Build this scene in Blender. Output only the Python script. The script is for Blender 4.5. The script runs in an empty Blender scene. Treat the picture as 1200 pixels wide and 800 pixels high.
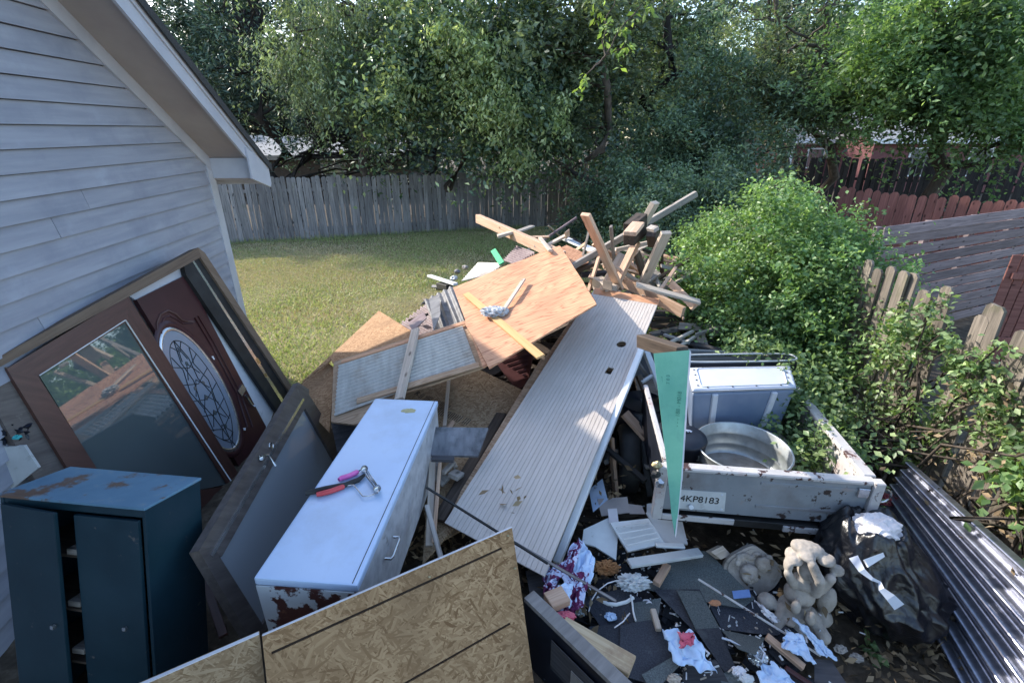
import bpy, bmesh, math, random
import numpy as np
from mathutils import Vector, Matrix, noise
R = math.radians
random.seed(7); rng = np.random.default_rng(7)
sc = bpy.context.scene
col = sc.collection

# ---------------------------------------------------------------- camera
CAM = Vector((0, 0, 3.0)); PITCH = R(23.2); FOC = 576.0
cd = bpy.data.cameras.new('camera'); cam = bpy.data.objects.new('camera', cd); col.objects.link(cam)
cam.location = CAM; cam.rotation_euler = (R(90) - PITCH, 0, 0)
cd.sensor_width = 36; cd.lens = 36 * FOC / 1200; cd.clip_start = 0.05; cd.clip_end = 600
sc.camera = cam
# ---------------------------------------------------------------- light
SUN_EL = R(30); TRAVEL = Vector((0.84, -0.54, 0)).normalized()
w = bpy.data.worlds.new("World"); sc.world = w; w.use_nodes = True
wn = w.node_tree.nodes; wl = w.node_tree.links
bg = wn['Background']; sky = wn.new('ShaderNodeTexSky'); sky.sky_type = 'NISHITA'
sky.sun_disc = False; sky.sun_elevation = SUN_EL
sky.sun_rotation = math.atan2(-TRAVEL.x, -TRAVEL.y)
sky.air_density = 1.0; sky.dust_density = 1.2; sky.ozone_density = 1.0
wl.new(sky.outputs[0], bg.inputs[0]); bg.inputs[1].default_value = 0.15
sl = bpy.data.lights.new('sun', 'SUN'); sun = bpy.data.objects.new('sun', sl); col.objects.link(sun)
sl.energy = 2.35; sl.angle = R(1.0); sl.color = (1.0, 0.93, 0.82)
sd = Vector((TRAVEL.x * math.cos(SUN_EL), TRAVEL.y * math.cos(SUN_EL), -math.sin(SUN_EL)))
sun.rotation_euler = sd.to_track_quat('-Z', 'Y').to_euler(); sun.location = (-12, 6, 14)
sc.view_settings.view_transform = 'Standard'; sc.view_settings.look = 'None'
sc.view_settings.exposure = 1.68; sc.view_settings.gamma = 1.0
try: sc.cycles.max_bounces = 6; sc.cycles.transparent_max_bounces = 8
except Exception: pass

# ---------------------------------------------------------------- helpers
cp, sp = math.cos(PITCH), math.sin(PITCH)
def ray(u, v):
    x = (u - 600) / FOC; y = (400 - v) / FOC
    return Vector((x, cp + y * sp, -sp + y * cp))
def P(u, v, z):
    d = ray(u, v); return CAM + d * ((z - 3.0) / d.z)
def PY(u, v, Y):
    d = ray(u, v); return CAM + d * (Y / d.y)
def hit(plane, u, v, off=0.0):
    o, n = plane; d = ray(u, v)
    return CAM + d * (((o + n * off) - CAM).dot(n) / d.dot(n))
def plane3(a, b, c):
    n = (b - a).cross(c - a).normalized()
    if n.dot(CAM - a) < 0: n = -n
    return (a, n)
WM = {}
def tagp(o, label=None, cat=None, group=None, kind=None):
    if label: o['label'] = label
    if cat: o['category'] = cat
    if group: o['group'] = group
    if kind: o['kind'] = kind
    return o
def link(name, data, world=Matrix.Identity(4), parent=None):
    o = bpy.data.objects.new(name, data); col.objects.link(o)
    if parent is not None:
        o.parent = parent; o.matrix_basis = WM[parent.name].inverted() @ world
    else: o.matrix_basis = world
    WM[o.name] = world.copy()
    return o
def empty(name, loc=(0, 0, 0), label=None, cat=None, group=None):
    o = link(name, None, Matrix.Translation(Vector(loc))); return tagp(o, label, cat, group)
def mesh(name, verts, faces, mat, smooth=False):
    me = bpy.data.meshes.new(name); me.from_pydata([tuple(v) for v in verts], [], faces); me.update()
    if mat: me.materials.append(mat)
    if smooth:
        me.polygons.foreach_set('use_smooth', [True] * len(me.polygons))
    return me
def npmesh(name, V, F, mat):
    me = bpy.data.meshes.new(name); V = np.asarray(V, np.float32); F = np.asarray(F, np.int32)
    me.vertices.add(len(V)); me.vertices.foreach_set('co', V.ravel())
    k = F.shape[1]; me.loops.add(F.size); me.loops.foreach_set('vertex_index', F.ravel())
    me.polygons.add(len(F)); me.polygons.foreach_set('loop_start', np.arange(0, F.size, k, dtype=np.int32))
    me.polygons.foreach_set('loop_total', np.full(len(F), k, np.int32))
    me.update(calc_edges=True)
    if mat: me.materials.append(mat)
    return me
def frm(o, x, z):
    x = x.normalized(); z = (z - x * z.dot(x)).normalized(); y = z.cross(x)
    m = Matrix((x, y, z)).transposed().to_4x4(); m.translation = o; return m
def bm_mesh(name, bm, mat, smooth=False):
    me = bpy.data.meshes.new(name); bm.to_mesh(me); bm.free()
    if mat: me.materials.append(mat)
    if smooth: me.polygons.foreach_set('use_smooth', [True] * len(me.polygons))
    return me
def add_box(bm, x0, x1, y0, y1, z0, z1, M=None, bev=0.0):
    vs = [bm.verts.new(Vector(c) if M is None else M @ Vector(c)) for c in
          [(x0,y0,z0),(x1,y0,z0),(x1,y1,z0),(x0,y1,z0),(x0,y0,z1),(x1,y0,z1),(x1,y1,z1),(x0,y1,z1)]]
    fs = [bm.faces.new([vs[i] for i in f]) for f in [(3,2,1,0),(4,5,6,7),(0,1,5,4),(1,2,6,5),(2,3,7,6),(3,0,4,7)]]
    if bev > 0:
        es = list({e for f in fs for e in f.edges})
        bmesh.ops.bevel(bm, geom=es, offset=bev, segments=1, affect='EDGES', profile=0.5)
def add_prism(bm, pts, h0, h1, M=None):
    """polygon pts in xy extruded from z=h0 to z=h1"""
    T = (lambda p: p) if M is None else (lambda p: M @ p)
    a = [bm.verts.new(T(Vector((p[0], p[1], h1)))) for p in pts]
    b = [bm.verts.new(T(Vector((p[0], p[1], h0)))) for p in pts]
    n = len(pts)
    area = sum(pts[i][0] * pts[(i+1) % n][1] - pts[(i+1) % n][0] * pts[i][1] for i in range(n))
    if area < 0: a.reverse(); b.reverse()
    bm.faces.new(a); bm.faces.new(list(reversed(b)))
    for i in range(n):
        j = (i + 1) % n; bm.faces.new([a[j], a[i], b[i], b[j]])
def add_tube(bm, pts, rad, seg=8, cap=True):
    rings = []; n = len(pts)
    for i, p in enumerate(pts):
        r = rad[i] if isinstance(rad, (list, tuple)) else rad
        d = (pts[min(i+1, n-1)] - pts[max(i-1, 0)]).normalized()
        ref = Vector((0, 0, 1)) if abs(d.z) < 0.9 else Vector((1, 0, 0))
        a = d.cross(ref).normalized(); b = d.cross(a)
        rings.append([bm.verts.new(p + (a * math.cos(2*math.pi*k/seg) + b * math.sin(2*math.pi*k/seg)) * r) for k in range(seg)])
    for i in range(n - 1):
        for k in range(seg):
            bm.faces.new([rings[i][k], rings[i][(k+1) % seg], rings[i+1][(k+1) % seg], rings[i+1][k]])
    if cap: bm.faces.new(rings[0]); bm.faces.new(list(reversed(rings[-1])))
def plate(name, px, zs, th, mat, label=None, cat=None, group=None, parent=None, plane=None, off=0.0, warp=0.0, kind=None):
    """flat board whose upper face has its corners on the given rays; zs are the heights of the first three"""
    if plane is None:
        a, b, c = [P(px[i][0], px[i][1], zs[i]) for i in range(3)]; plane = plane3(a, b, c)
    pts = [hit(plane, u, v, off) for u, v in px]
    M = frm(pts[0], pts[1] - pts[0], plane[1]); Mi = M.inverted()
    loc = [Mi @ p for p in pts]
    bm = bmesh.new(); add_prism(bm, [(p.x, p.y) for p in loc], -th, 0)
    if warp:
        bmesh.ops.triangulate(bm, faces=[f for f in bm.faces if len(f.verts) > 4])
        bmesh.ops.subdivide_edges(bm, edges=bm.edges[:], cuts=5, use_grid_fill=True)
        s = random.random() * 50
        for v_ in bm.verts: v_.co.z += warp * noise.noise(v_.co * 2.2 + Vector((s, 0, 0)))
    o = link(name, bm_mesh(name, bm, mat), M, parent); tagp(o, label, cat, group, kind)
    return o, plane
def beam(name, a, b, wd, ht, mat, label=None, cat=None, group=None, parent=None, roll=0.0, bev=0.003, up=None):
    A = a if isinstance(a, Vector) else P(*a); B = b if isinstance(b, Vector) else P(*b)
    u = up or Vector((0, 0, 1))
    if abs((B - A).normalized().dot(u)) > 0.96: u = Vector((0, -1, 0.3))
    M = frm(A, B - A, u) @ Matrix.Rotation(R(roll), 4, 'X'); L = (B - A).length
    bm = bmesh.new(); add_box(bm, 0, L, -wd/2, wd/2, -ht/2, ht/2, None, bev)
    o = link(name, bm_mesh(name, bm, mat), M, parent); return tagp(o, label, cat, group)
def profile(name, W, L, f, nx, mat, M, parent=None, th=0.0, ny=6, warp=0.0, label=None, cat=None, group=None, mask=None):
    """sheet with height profile f(x) across its width W, running L along y"""
    V = []; F = []
    s = random.random() * 30
    for side in (0, 1):
        for j in range(ny + 1):
            for i in range(nx + 1):
                x = W * i / nx; y = L * j / ny
                V.append((x, y, f(x) - side * th + warp * noise.noise(Vector((x * 1.5 + s, y * 1.5, 0)))))
    N = (nx + 1) * (ny + 1)
    for j in range(ny):
        for i in range(nx):
            q = j * (nx + 1) + i; F.append((q, q + 1, q + nx + 2, q + nx + 1))
            F.append((N + q, N + q + nx + 1, N + q + nx + 2, N + q + 1))
    for i in range(nx):
        F.append((i, N + i, N + i + 1, i + 1)); q = ny * (nx + 1) + i; F.append((q, q + 1, N + q + 1, N + q))
    for j in range(ny):
        q = j * (nx + 1); F.append((q, q + nx + 1, N + q + nx + 1, N + q)); q += nx
        F.append((q, N + q, N + q + nx + 1, q + nx + 1))
    o = link(name, mesh(name, V, F, mat), M, parent); return tagp(o, label, cat, group)
def evalmesh(o, name, mat):
    dg = bpy.context.evaluated_depsgraph_get(); dg.update()
    me = bpy.data.meshes.new_from_object(o.evaluated_get(dg)); me.name = name
    me.materials.clear()
    if mat: me.materials.append(mat)
    return me
def text_obj(name, body, size, M, mat, parent, ext=0.001, align='CENTER', space=1.0):
    cu = bpy.data.curves.new('txt', 'FONT'); cu.body = body; cu.size = size; cu.extrude = ext
    cu.align_x = align; cu.align_y = 'CENTER'; cu.space_character = space
    t = bpy.data.objects.new('txt', cu); col.objects.link(t)
    me = evalmesh(t, name, mat); bpy.data.objects.remove(t)
    return link(name, me, M, parent)
def cut(o, cutters):
    """boolean difference, baked"""
    for c in cutters:
        m = o.modifiers.new('b', 'BOOLEAN'); m.object = c; m.operation = 'DIFFERENCE'; m.solver = 'EXACT'
    mats = list(o.data.materials); me = evalmesh(o, o.data.name, None)
    for m in mats:
        if m.name not in [q.name for q in me.materials if q]: me.materials.append(m)
    o.modifiers.clear(); o.data = me
    for c in cutters: bpy.data.objects.remove(c)

# ---------------------------------------------------------------- materials
def base(name, rough=0.7, metal=0.0, spec=0.5):
    m = bpy.data.materials.new(name); m.use_nodes = True; nt = m.node_tree
    b = nt.nodes['Principled BSDF']; b.inputs['Roughness'].default_value = rough
    b.inputs['Metallic'].default_value = metal; b.inputs['Specular IOR Level'].default_value = spec
    return m, nt, b
def N(nt, t, **kw):
    n = nt.nodes.new(t)
    for k, v in kw.items():
        if k in ('operation', 'blend_type', 'data_type', 'wave_type', 'bands_direction', 'feature', 'distance', 'noise_type', 'interpolation_type'): setattr(n, k, v)
        else: n.inputs[k].default_value = v
    return n
def mapping(nt, scale, rot=(0, 0, 0), src='Object'):
    tc = nt.nodes.new('ShaderNodeTexCoord'); mp = nt.nodes.new('ShaderNodeMapping')
    mp.inputs['Scale'].default_value = scale; mp.inputs['Rotation'].default_value = rot
    nt.links.new(tc.outputs[src], mp.inputs['Vector']); return mp
def ramp(nt, fac, stops):
    r = nt.nodes.new('ShaderNodeValToRGB'); e = r.color_ramp.elements
    while len(e) > 1: e.remove(e[-1])
    e[0].position = stops[0][0]; e[0].color = (*stops[0][1], 1)
    for p, c in stops[1:]:
        q = e.new(p); q.color = (*c, 1)
    nt.links.new(fac, r.inputs[0]); return r
def mix(nt, fac, a, b, mode='MIX'):
    m = nt.nodes.new('ShaderNodeMix'); m.data_type = 'RGBA'; m.blend_type = mode
    for s, val in ((0, fac), (6, a), (7, b)):
        if hasattr(val, 'is_output') or isinstance(val, bpy.types.NodeSocket): nt.links.new(val, m.inputs[s])
        elif s == 0: m.inputs[0].default_value = val
        else: m.inputs[s].default_value = (*val, 1)
    return m.outputs[2]
def jitter(nt, c, amt=0.15, off=0.0):
    oi = nt.nodes.new('ShaderNodeObjectInfo'); mr = nt.nodes.new('ShaderNodeMapRange')
    mr.inputs['To Min'].default_value = 1 - amt; mr.inputs['To Max'].default_value = 1 + amt
    nt.links.new(oi.outputs['Random'], mr.inputs[0]); h = nt.nodes.new('ShaderNodeHueSaturation')
    nt.links.new(mr.outputs[0], h.inputs['Value']); nt.links.new(c, h.inputs['Color']); return h.outputs[0]
def bump(nt, b, h, strength=0.3, dist=0.01):
    n = nt.nodes.new('ShaderNodeBump'); n.inputs['Strength'].default_value = strength; n.inputs['Distance'].default_value = dist
    nt.links.new(h, n.inputs['Height']); nt.links.new(n.outputs[0], b.inputs['Normal'])
def offs(nt, mp):
    oi = nt.nodes.new('ShaderNodeObjectInfo'); v = nt.nodes.new('ShaderNodeVectorMath'); v.operation = 'SCALE'
    v.inputs[0].default_value = (7.3, 3.1, 5.7); nt.links.new(oi.outputs['Random'], v.inputs['Scale'])
    a = nt.nodes.new('ShaderNodeVectorMath'); a.operation = 'ADD'
    nt.links.new(mp.outputs[0], a.inputs[0]); nt.links.new(v.outputs[0], a.inputs[1]); return a
def surf(name, stops, scale=(1, 1, 1), nscale=4, detail=6, rough=0.75, metal=0.0, bmp=0.25, jit=0.12, dirt=None, spec=0.4, bdist=0.004, distort=0.0):
    """noise-driven surface; dirt = (colour, scale, lo, hi)"""
    m, nt, b = base(name, rough, metal, spec)
    mp = offs(nt, mapping(nt, scale)); n = N(nt, 'ShaderNodeTexNoise', Scale=nscale, Detail=detail, Roughness=0.6, Distortion=distort)
    nt.links.new(mp.outputs[0], n.inputs['Vector'])
    c = ramp(nt, n.outputs[0], stops).outputs[0]
    if dirt:
        for dc, ds, lo, hi in (dirt if isinstance(dirt, list) else [dirt]):
            mp2 = offs(nt, mapping(nt, (1, 1, 1))); n2 = N(nt, 'ShaderNodeTexNoise', Scale=ds, Detail=8, Roughness=0.65)
            nt.links.new(mp2.outputs[0], n2.inputs['Vector'])
            r2 = ramp(nt, n2.outputs[0], [(lo, (0, 0, 0)), (hi, (1, 1, 1))])
            c = mix(nt, r2.outputs[0], c, dc)
    if jit: c = jitter(nt, c, jit)
    nt.links.new(c, b.inputs['Base Color'])
    if bmp: bump(nt, b, n.outputs[0], bmp, bdist)
    return m
def wood(name, c0, c1, knots=True, rough=0.7, weather=None, jit=0.15, axis=0):
    s = [3, 3, 3]; s = [(1.2 if i == axis else 26) for i in range(3)]
    m, nt, b = base(name, rough, 0, 0.3); mp = offs(nt, mapping(nt, s))
    n = N(nt, 'ShaderNodeTexNoise', Scale=1.6, Detail=8, Roughness=0.65, Distortion=0.6); nt.links.new(mp.outputs[0], n.inputs['Vector'])
    c = ramp(nt, n.outputs[0], [(0.3, c0), (0.7, c1)]).outputs[0]
    if knots:
        k = [8, 8, 8]; k[axis] = 3.5
        mk = offs(nt, mapping(nt, k)); vo = N(nt, 'ShaderNodeTexVoronoi', Scale=1.0); nt.links.new(mk.outputs[0], vo.inputs['Vector'])
        rk = ramp(nt, vo.outputs['Distance'], [(0.06, (1, 1, 1)), (0.16, (0, 0, 0))])
        c = mix(nt, rk.outputs[0], c, tuple(x * 0.4 for x in c0))
    if weather:
        m2 = offs(nt, mapping(nt, (1, 1, 1))); n2 = N(nt, 'ShaderNodeTexNoise', Scale=3.2, Detail=7, Roughness=0.7); nt.links.new(m2.outputs[0], n2.inputs['Vector'])
        c = mix(nt, ramp(nt, n2.outputs[0], [(weather[1], (0, 0, 0)), (weather[1] + 0.2, (1, 1, 1))]).outputs[0], c, weather[0])
    c = jitter(nt, c, jit); nt.links.new(c, b.inputs['Base Color']); bump(nt, b, n.outputs[0], 0.35, 0.004); return m
def osb_mat(name, tint=(1, 1, 1), grey=0.0):
    m, nt, b = base(name, 0.75, 0, 0.25)
    tc = nt.nodes.new('ShaderNodeTexCoord'); wv = N(nt, 'ShaderNodeTexNoise', Scale=5.0, Detail=2)
    nt.links.new(tc.outputs['Object'], wv.inputs['Vector'])
    outs = []; hs = []
    for i, (rot, sx, sy) in enumerate(((0.3, 15, 85), (1.25, 14, 95), (2.2, 17, 80), (2.9, 13, 90), (0.8, 18, 110))):
        mp = nt.nodes.new('ShaderNodeMapping'); mp.vector_type = 'POINT'
        mp.inputs['Rotation'].default_value = (0, 0, rot); nt.links.new(tc.outputs['Object'], mp.inputs['Vector'])
        mp2 = nt.nodes.new('ShaderNodeMapping'); mp2.inputs['Scale'].default_value = (sx, sy, 5); mp2.inputs['Location'].default_value = (i * 3.3, i * 1.7, 0)
        nt.links.new(mp.outputs[0], mp2.inputs['Vector'])
        ad = nt.nodes.new('ShaderNodeVectorMath'); ad.operation = 'MULTIPLY_ADD'; ad.inputs[1].default_value = (1.2, 1.6, 0)
        nt.links.new(wv.outputs['Color'], ad.inputs[0]); nt.links.new(mp2.outputs[0], ad.inputs[2])
        vo = N(nt, 'ShaderNodeTexVoronoi', Scale=1.0); nt.links.new(ad.outputs[0], vo.inputs['Vector'])
        sep = nt.nodes.new('ShaderNodeSeparateColor'); nt.links.new(vo.outputs['Color'], sep.inputs[0])
        outs.append(sep); hs.append(vo)
    best_h, best_c = outs[0].outputs[0], outs[0].outputs[1]
    for s in outs[1:]:
        gt = N(nt, 'ShaderNodeMath', operation='GREATER_THAN'); nt.links.new(s.outputs[0], gt.inputs[0]); nt.links.new(best_h, gt.inputs[1])
        mx = N(nt, 'ShaderNodeMath', operation='MAXIMUM'); nt.links.new(s.outputs[0], mx.inputs[0]); nt.links.new(best_h, mx.inputs[1])
        mc = nt.nodes.new('ShaderNodeMix'); mc.data_type = 'FLOAT'; nt.links.new(gt.outputs[0], mc.inputs[0]); nt.links.new(best_c, mc.inputs[2]); nt.links.new(s.outputs[1], mc.inputs[3])
        best_h, best_c = mx.outputs[0], mc.outputs[0]
    t = lambda r, g, bb: tuple((1 - grey) * x * y + grey * 0.3 * (r + g + bb) / 0.9 for x, y in zip((r, g, bb), tint))
    c = ramp(nt, best_c, [(0.0, t(.19, .115, .06)), (0.25, t(.28, .185, .105)), (0.6, t(.36, .25, .15)), (1.0, t(.48, .35, .22))]).outputs[0]
    n2 = N(nt, 'ShaderNodeTexNoise', Scale=2.2, Detail=5); nt.links.new(tc.outputs['Object'], n2.inputs['Vector'])
    c = mix(nt, ramp(nt, n2.outputs[0], [(0.42, (0, 0, 0)), (0.75, (.65, .65, .65))]).outputs[0], c, t(.22, .15, .09))
    nt.links.new(c, b.inputs['Base Color']); bump(nt, b, best_h, 0.2, 0.002); return m
def ply_mat(name, c0, c1, c2):
    m, nt, b = base(name, 0.6, 0, 0.3); mp = offs(nt, mapping(nt, (1.1, 9, 9)))
    nz = N(nt, 'ShaderNodeTexNoise', Scale=0.7, Detail=3, Roughness=0.5); nt.links.new(mp.outputs[0], nz.inputs['Vector'])
    mu = N(nt, 'ShaderNodeMath', operation='MULTIPLY'); mu.inputs[1].default_value = 16; nt.links.new(nz.outputs[0], mu.inputs[0])
    fr = N(nt, 'ShaderNodeMath', operation='SINE'); m3 = N(nt, 'ShaderNodeMath', operation='MULTIPLY'); m3.inputs[1].default_value = 6.28
    nt.links.new(mu.outputs[0], m3.inputs[0]); nt.links.new(m3.outputs[0], fr.inputs[0])
    mr = nt.nodes.new('ShaderNodeMapRange'); mr.inputs['From Min'].default_value = -1; nt.links.new(fr.outputs[0], mr.inputs[0])
    c = ramp(nt, mr.outputs[0], [(0.0, c0), (0.18, c1), (0.8, c2), (1.0, c2)]).outputs[0]
    mp2 = mapping(nt, (4, 90, 90)); n2 = N(nt, 'ShaderNodeTexNoise', Scale=1, Detail=6); nt.links.new(mp2.outputs[0], n2.inputs['Vector'])
    c = mix(nt, 0.35, c, ramp(nt, n2.outputs[0], [(.3, c0), (.7, c2)]).outputs[0])
    n3 = N(nt, 'ShaderNodeTexNoise', Scale=1.7, Detail=6); m3b = mapping(nt, (1, 1, 1)); nt.links.new(m3b.outputs[0], n3.inputs['Vector'])
    c = mix(nt, ramp(nt, n3.outputs[0], [(.5, (0, 0, 0)), (.8, (.6, .6, .6))]).outputs[0], c, tuple(x * .55 for x in c1))
    nt.links.new(c, b.inputs['Base Color']); bump(nt, b, n2.outputs[0], 0.15, 0.002); return m
def leafmat(name, stops, trans=0.35, rough=0.45, patch=None, patch_scale=0.35, tone=True):
    m, nt, b = base(name, rough, 0, 0.45); g = nt.nodes.new('ShaderNodeNewGeometry')
    c = ramp(nt, g.outputs['Random Per Island'], stops).outputs[0]
    if patch:
        mp = mapping(nt, (1, 1, 1)); n = N(nt, 'ShaderNodeTexNoise', Scale=patch_scale, Detail=3); nt.links.new(mp.outputs[0], n.inputs['Vector'])
        c = mix(nt, ramp(nt, n.outputs[0], [(.45, (0, 0, 0)), (.65, (.75, .75, .75))]).outputs[0], c, patch)
    at = nt.nodes.new('ShaderNodeAttribute'); at.attribute_name = 'tone'; hv = nt.nodes.new('ShaderNodeHueSaturation'); mr = nt.nodes.new('ShaderNodeMapRange'); mr.inputs['To Min'].default_value = .55; mr.inputs['To Max'].default_value = 1.6
    nt.links.new(at.outputs['Fac'], mr.inputs[0]); nt.links.new(mr.outputs[0], hv.inputs['Value']); nt.links.new(c, hv.inputs['Color']); c = hv.outputs[0] if tone else c
    nt.links.new(c, b.inputs['Base Color']); tr = nt.nodes.new('ShaderNodeBsdfTranslucent'); ms = nt.nodes.new('ShaderNodeMixShader')
    ms.inputs[0].default_value = trans; c2 = mix(nt, 1.0, c, (1.3, 1.35, .6), 'MULTIPLY'); nt.links.new(c2, tr.inputs[0])
    out = nt.nodes['Material Output']; nt.links.new(b.outputs[0], ms.inputs[1]); nt.links.new(tr.outputs[0], ms.inputs[2]); nt.links.new(ms.outputs[0], out.inputs[0])
    return m
def glassmat(name, tint, rough=0.03, thru=0.3, ior=2.0, haze=None):
    m = bpy.data.materials.new(name); m.use_nodes = True; nt = m.node_tree; nt.nodes.remove(nt.nodes['Principled BSDF'])
    out = nt.nodes['Material Output']; gl = nt.nodes.new('ShaderNodeBsdfGlossy'); gl.inputs['Roughness'].default_value = rough
    tr = nt.nodes.new('ShaderNodeBsdfTransparent'); tr.inputs[0].default_value = (*tint, 1)
    df = nt.nodes.new('ShaderNodeBsdfDiffuse'); df.inputs[0].default_value = (*(haze or tint), 1)
    m1 = nt.nodes.new('ShaderNodeMixShader'); m1.inputs[0].default_value = thru
    nt.links.new(df.outputs[0], m1.inputs[1]); nt.links.new(tr.outputs[0], m1.inputs[2])
    fr = nt.nodes.new('ShaderNodeFresnel'); fr.inputs[0].default_value = ior; m2 = nt.nodes.new('ShaderNodeMixShader')
    nt.links.new(fr.outputs[0], m2.inputs[0]); nt.links.new(m1.outputs[0], m2.inputs[1]); nt.links.new(gl.outputs[0], m2.inputs[2])
    nt.links.new(m2.outputs[0], out.inputs[0]); return m

g3 = lambda a: (a, a, a)
SIDING = surf('siding_paint', [(.3, (.265, .275, .325)), (.7, (.35, .36, .41))], (1.0, 12, 12), 1.5, 6, .55, bmp=.18, jit=.05, dirt=[((.20, .215, .27), 1.6, .5, .8), ((.37, .39, .46), 2.4, .58, .78)], bdist=.003)
TRIM = surf('trim_paint', [(.3, (.42, .43, .48)), (.7, (.52, .53, .58))], (1, 1, 1), 3, 6, .5, bmp=.1, jit=.04, dirt=((.36, .35, .34), 5, .62, .8))
SOFFIT = surf('soffit_paint', [(.3, (.36, .31, .29)), (.7, (.44, .39, .36))], (1, 1, 1), 2, 5, .7, bmp=.05, jit=0)
SHINGLE_R = surf('roof_shingle', [(.3, g3(.025)), (.7, g3(.07))], (1, 1, 1), 90, 4, .9, bmp=.5, jit=.3)
FENCE = wood('weathered_fence', (.095, .095, .105), (.34, .33, .335), knots=True, rough=.85, weather=((.12, .13, .09), .6), jit=.28, axis=2)
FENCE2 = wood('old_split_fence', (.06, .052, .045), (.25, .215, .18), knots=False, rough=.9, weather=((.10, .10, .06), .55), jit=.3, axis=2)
FENCE_D = wood('tree_shaded_fence', (.012, .012, .014), (.045, .042, .042), rough=.9, jit=.3, axis=2)  # tree shade is put into the near-black wood colour
FENCE_R = wood('red_fence', (.14, .055, .045), (.27, .12, .10), rough=.8, jit=.15, axis=2)
FENCE_H = wood('purple_brown_board', (.10, .078, .08), (.27, .215, .22), rough=.85, weather=((.2, .17, .17), .6), jit=.25)
PINE = wood('new_pine', (.42, .25, .16), (.66, .47, .34), jit=.18)
PINE_PALE = wood('pale_lumber', (.36, .29, .23), (.58, .49, .40), weather=((.22, .19, .17), .58), jit=.2)
PINE_OLD = wood('grey_lumber', (.20, .18, .16), (.42, .38, .34), weather=((.12, .11, .10), .58), jit=.2)
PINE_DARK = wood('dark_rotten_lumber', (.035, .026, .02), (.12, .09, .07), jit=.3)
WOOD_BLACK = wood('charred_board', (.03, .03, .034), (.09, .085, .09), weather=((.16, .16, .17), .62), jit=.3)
WOOD_BR = wood('brown_jamb_wood', (.11, .072, .05), (.20, .145, .105), knots=False, jit=.08)
PLY = ply_mat('fir_plywood', (.34, .13, .07), (.55, .28, .16), (.68, .38, .22))
PLY2 = ply_mat('aged_plywood', (.28, .17, .10), (.40, .26, .16), (.50, .35, .23))
OSB = osb_mat('osb'); OSB_P = osb_mat('osb_sunbleached', (1.1, .92, .8)); OSB_G = osb_mat('osb_weathered', (1.02, .90, .76), .0)
PANEL = surf('grooved_panel_face', [(.3, (.50, .445, .40)), (.7, (.60, .54, .495))], (8, 1, 1), 3, 6, .55, bmp=.1, jit=0, dirt=[((.42, .36, .31), 2.2, .55, .85), ((.25, .2, .17), 9, .72, .8)])
CORR = surf('old_translucent_roofing', [(.3, (.50, .46, .41)), (.7, (.68, .64, .58))], (1, 6, 1), 3, 6, .5, bmp=.08, jit=.05, dirt=[((.35, .22, .13), 2.5, .55, .8)])
CORR_M = surf('maroon_roofing', [(.3, (.10, .065, .075)), (.7, (.24, .18, .19))], (1, 5, 1), 3, 6, .6, bmp=.1, jit=.15, dirt=((.30, .27, .27), 4, .55, .8))
CORR_D = surf('dull_grey_roofing', [(.3, (.10, .10, .11)), (.7, (.25, .25, .26))], (1, 5, 1), 3, 6, .5, bmp=.1, jit=.15, dirt=((.33, .28, .24), 4, .6, .8))
STEEL = surf('galvanised_roofing', [(.3, (.20, .21, .25)), (.7, (.32, .33, .39))], (1, 8, 1), 5, 5, .33, metal=.85, bmp=.03, jit=0, dirt=((.22, .22, .24), 3, .55, .9))
GALV = surf('galvanised_tub_metal', [(.3, (.28, .31, .32)), (.6, (.42, .45, .46))], (1, 1, 1), 14, 5, .42, metal=.6, bmp=.05, jit=0, dirt=((.36, .33, .28), 7, .58, .75))
FRIDGE = surf('skylight_tinted_enamel', [(.3, (.50, .62, .82)), (.7, (.55, .67, .86))], (1, 1, 1), 3, 4, .28, bmp=.02, jit=0, dirt=[((.40, .47, .58), 2.5, .5, .85), ((.35, .30, .24), 13, .70, .73)], spec=.5)  # blue of the skylight is put into the enamel colour
FRIDGE_S = surf('scuffed_enamel', [(.3, (.38, .38, .40)), (.6, (.62, .62, .64))], (3, 3, 3), 3, 8, .4, metal=.1, bmp=.1, jit=0, dirt=((.22, .2, .19), 6, .6, .7))
RUSTY = surf('rusting_white_paint', [(.3, (.55, .57, .57)), (.7, (.70, .72, .72))], (1, 1, 1), 3, 5, .5, bmp=.1, jit=0, dirt=[((.10, .035, .028), 3.2, .56, .58), ((.20, .08, .05), 8, .60, .64)])
CAB_B = surf('teal_paint_shaded', [(.3, (.008, .026, .038)), (.7, (.014, .040, .054))], (1, 1, 1), 4, 6, .36, bmp=.12, jit=.1, dirt=[((.13, .11, .10), 14, .66, .72), ((.02, .035, .05), 2, .5, .8)])  # shade on the cabinet front is put into this darker teal
CAB_T = surf('teal_paint_lit_dusty', [(.3, (.10, .20, .29)), (.7, (.14, .26, .36))], (1, 1, 1), 6, 6, .35, bmp=.05, jit=0, dirt=[((.15, .09, .06), 3.6, .55, .60), ((.24, .27, .28), 12, .58, .75)])  # lit copy of the teal for the cabinet top, plus real dust
MAROON = surf('maroon_door_paint', [(.3, (.045, .016, .018)), (.7, (.062, .023, .025))], (1, 1, 1), 4, 4, .3, bmp=.03, jit=0)
STAIN = surf('brown_stained_frame', [(.3, (.07, .034, .028)), (.7, (.105, .05, .04))], (2, 16, 16), 2, 6, .32, bmp=.1, jit=.06)
DARKFR = surf('dark_bronze_frame', [(.3, (.07, .056, .052)), (.7, (.13, .11, .10))], (2, 14, 14), 2, 6, .5, bmp=.1, jit=.05, dirt=((.18, .16, .14), 8, .62, .75))
BLACK = surf('black_rubber', [(.3, g3(.010)), (.7, g3(.03))], (1, 1, 1), 6, 4, .6, bmp=.1, jit=.1)
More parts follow.
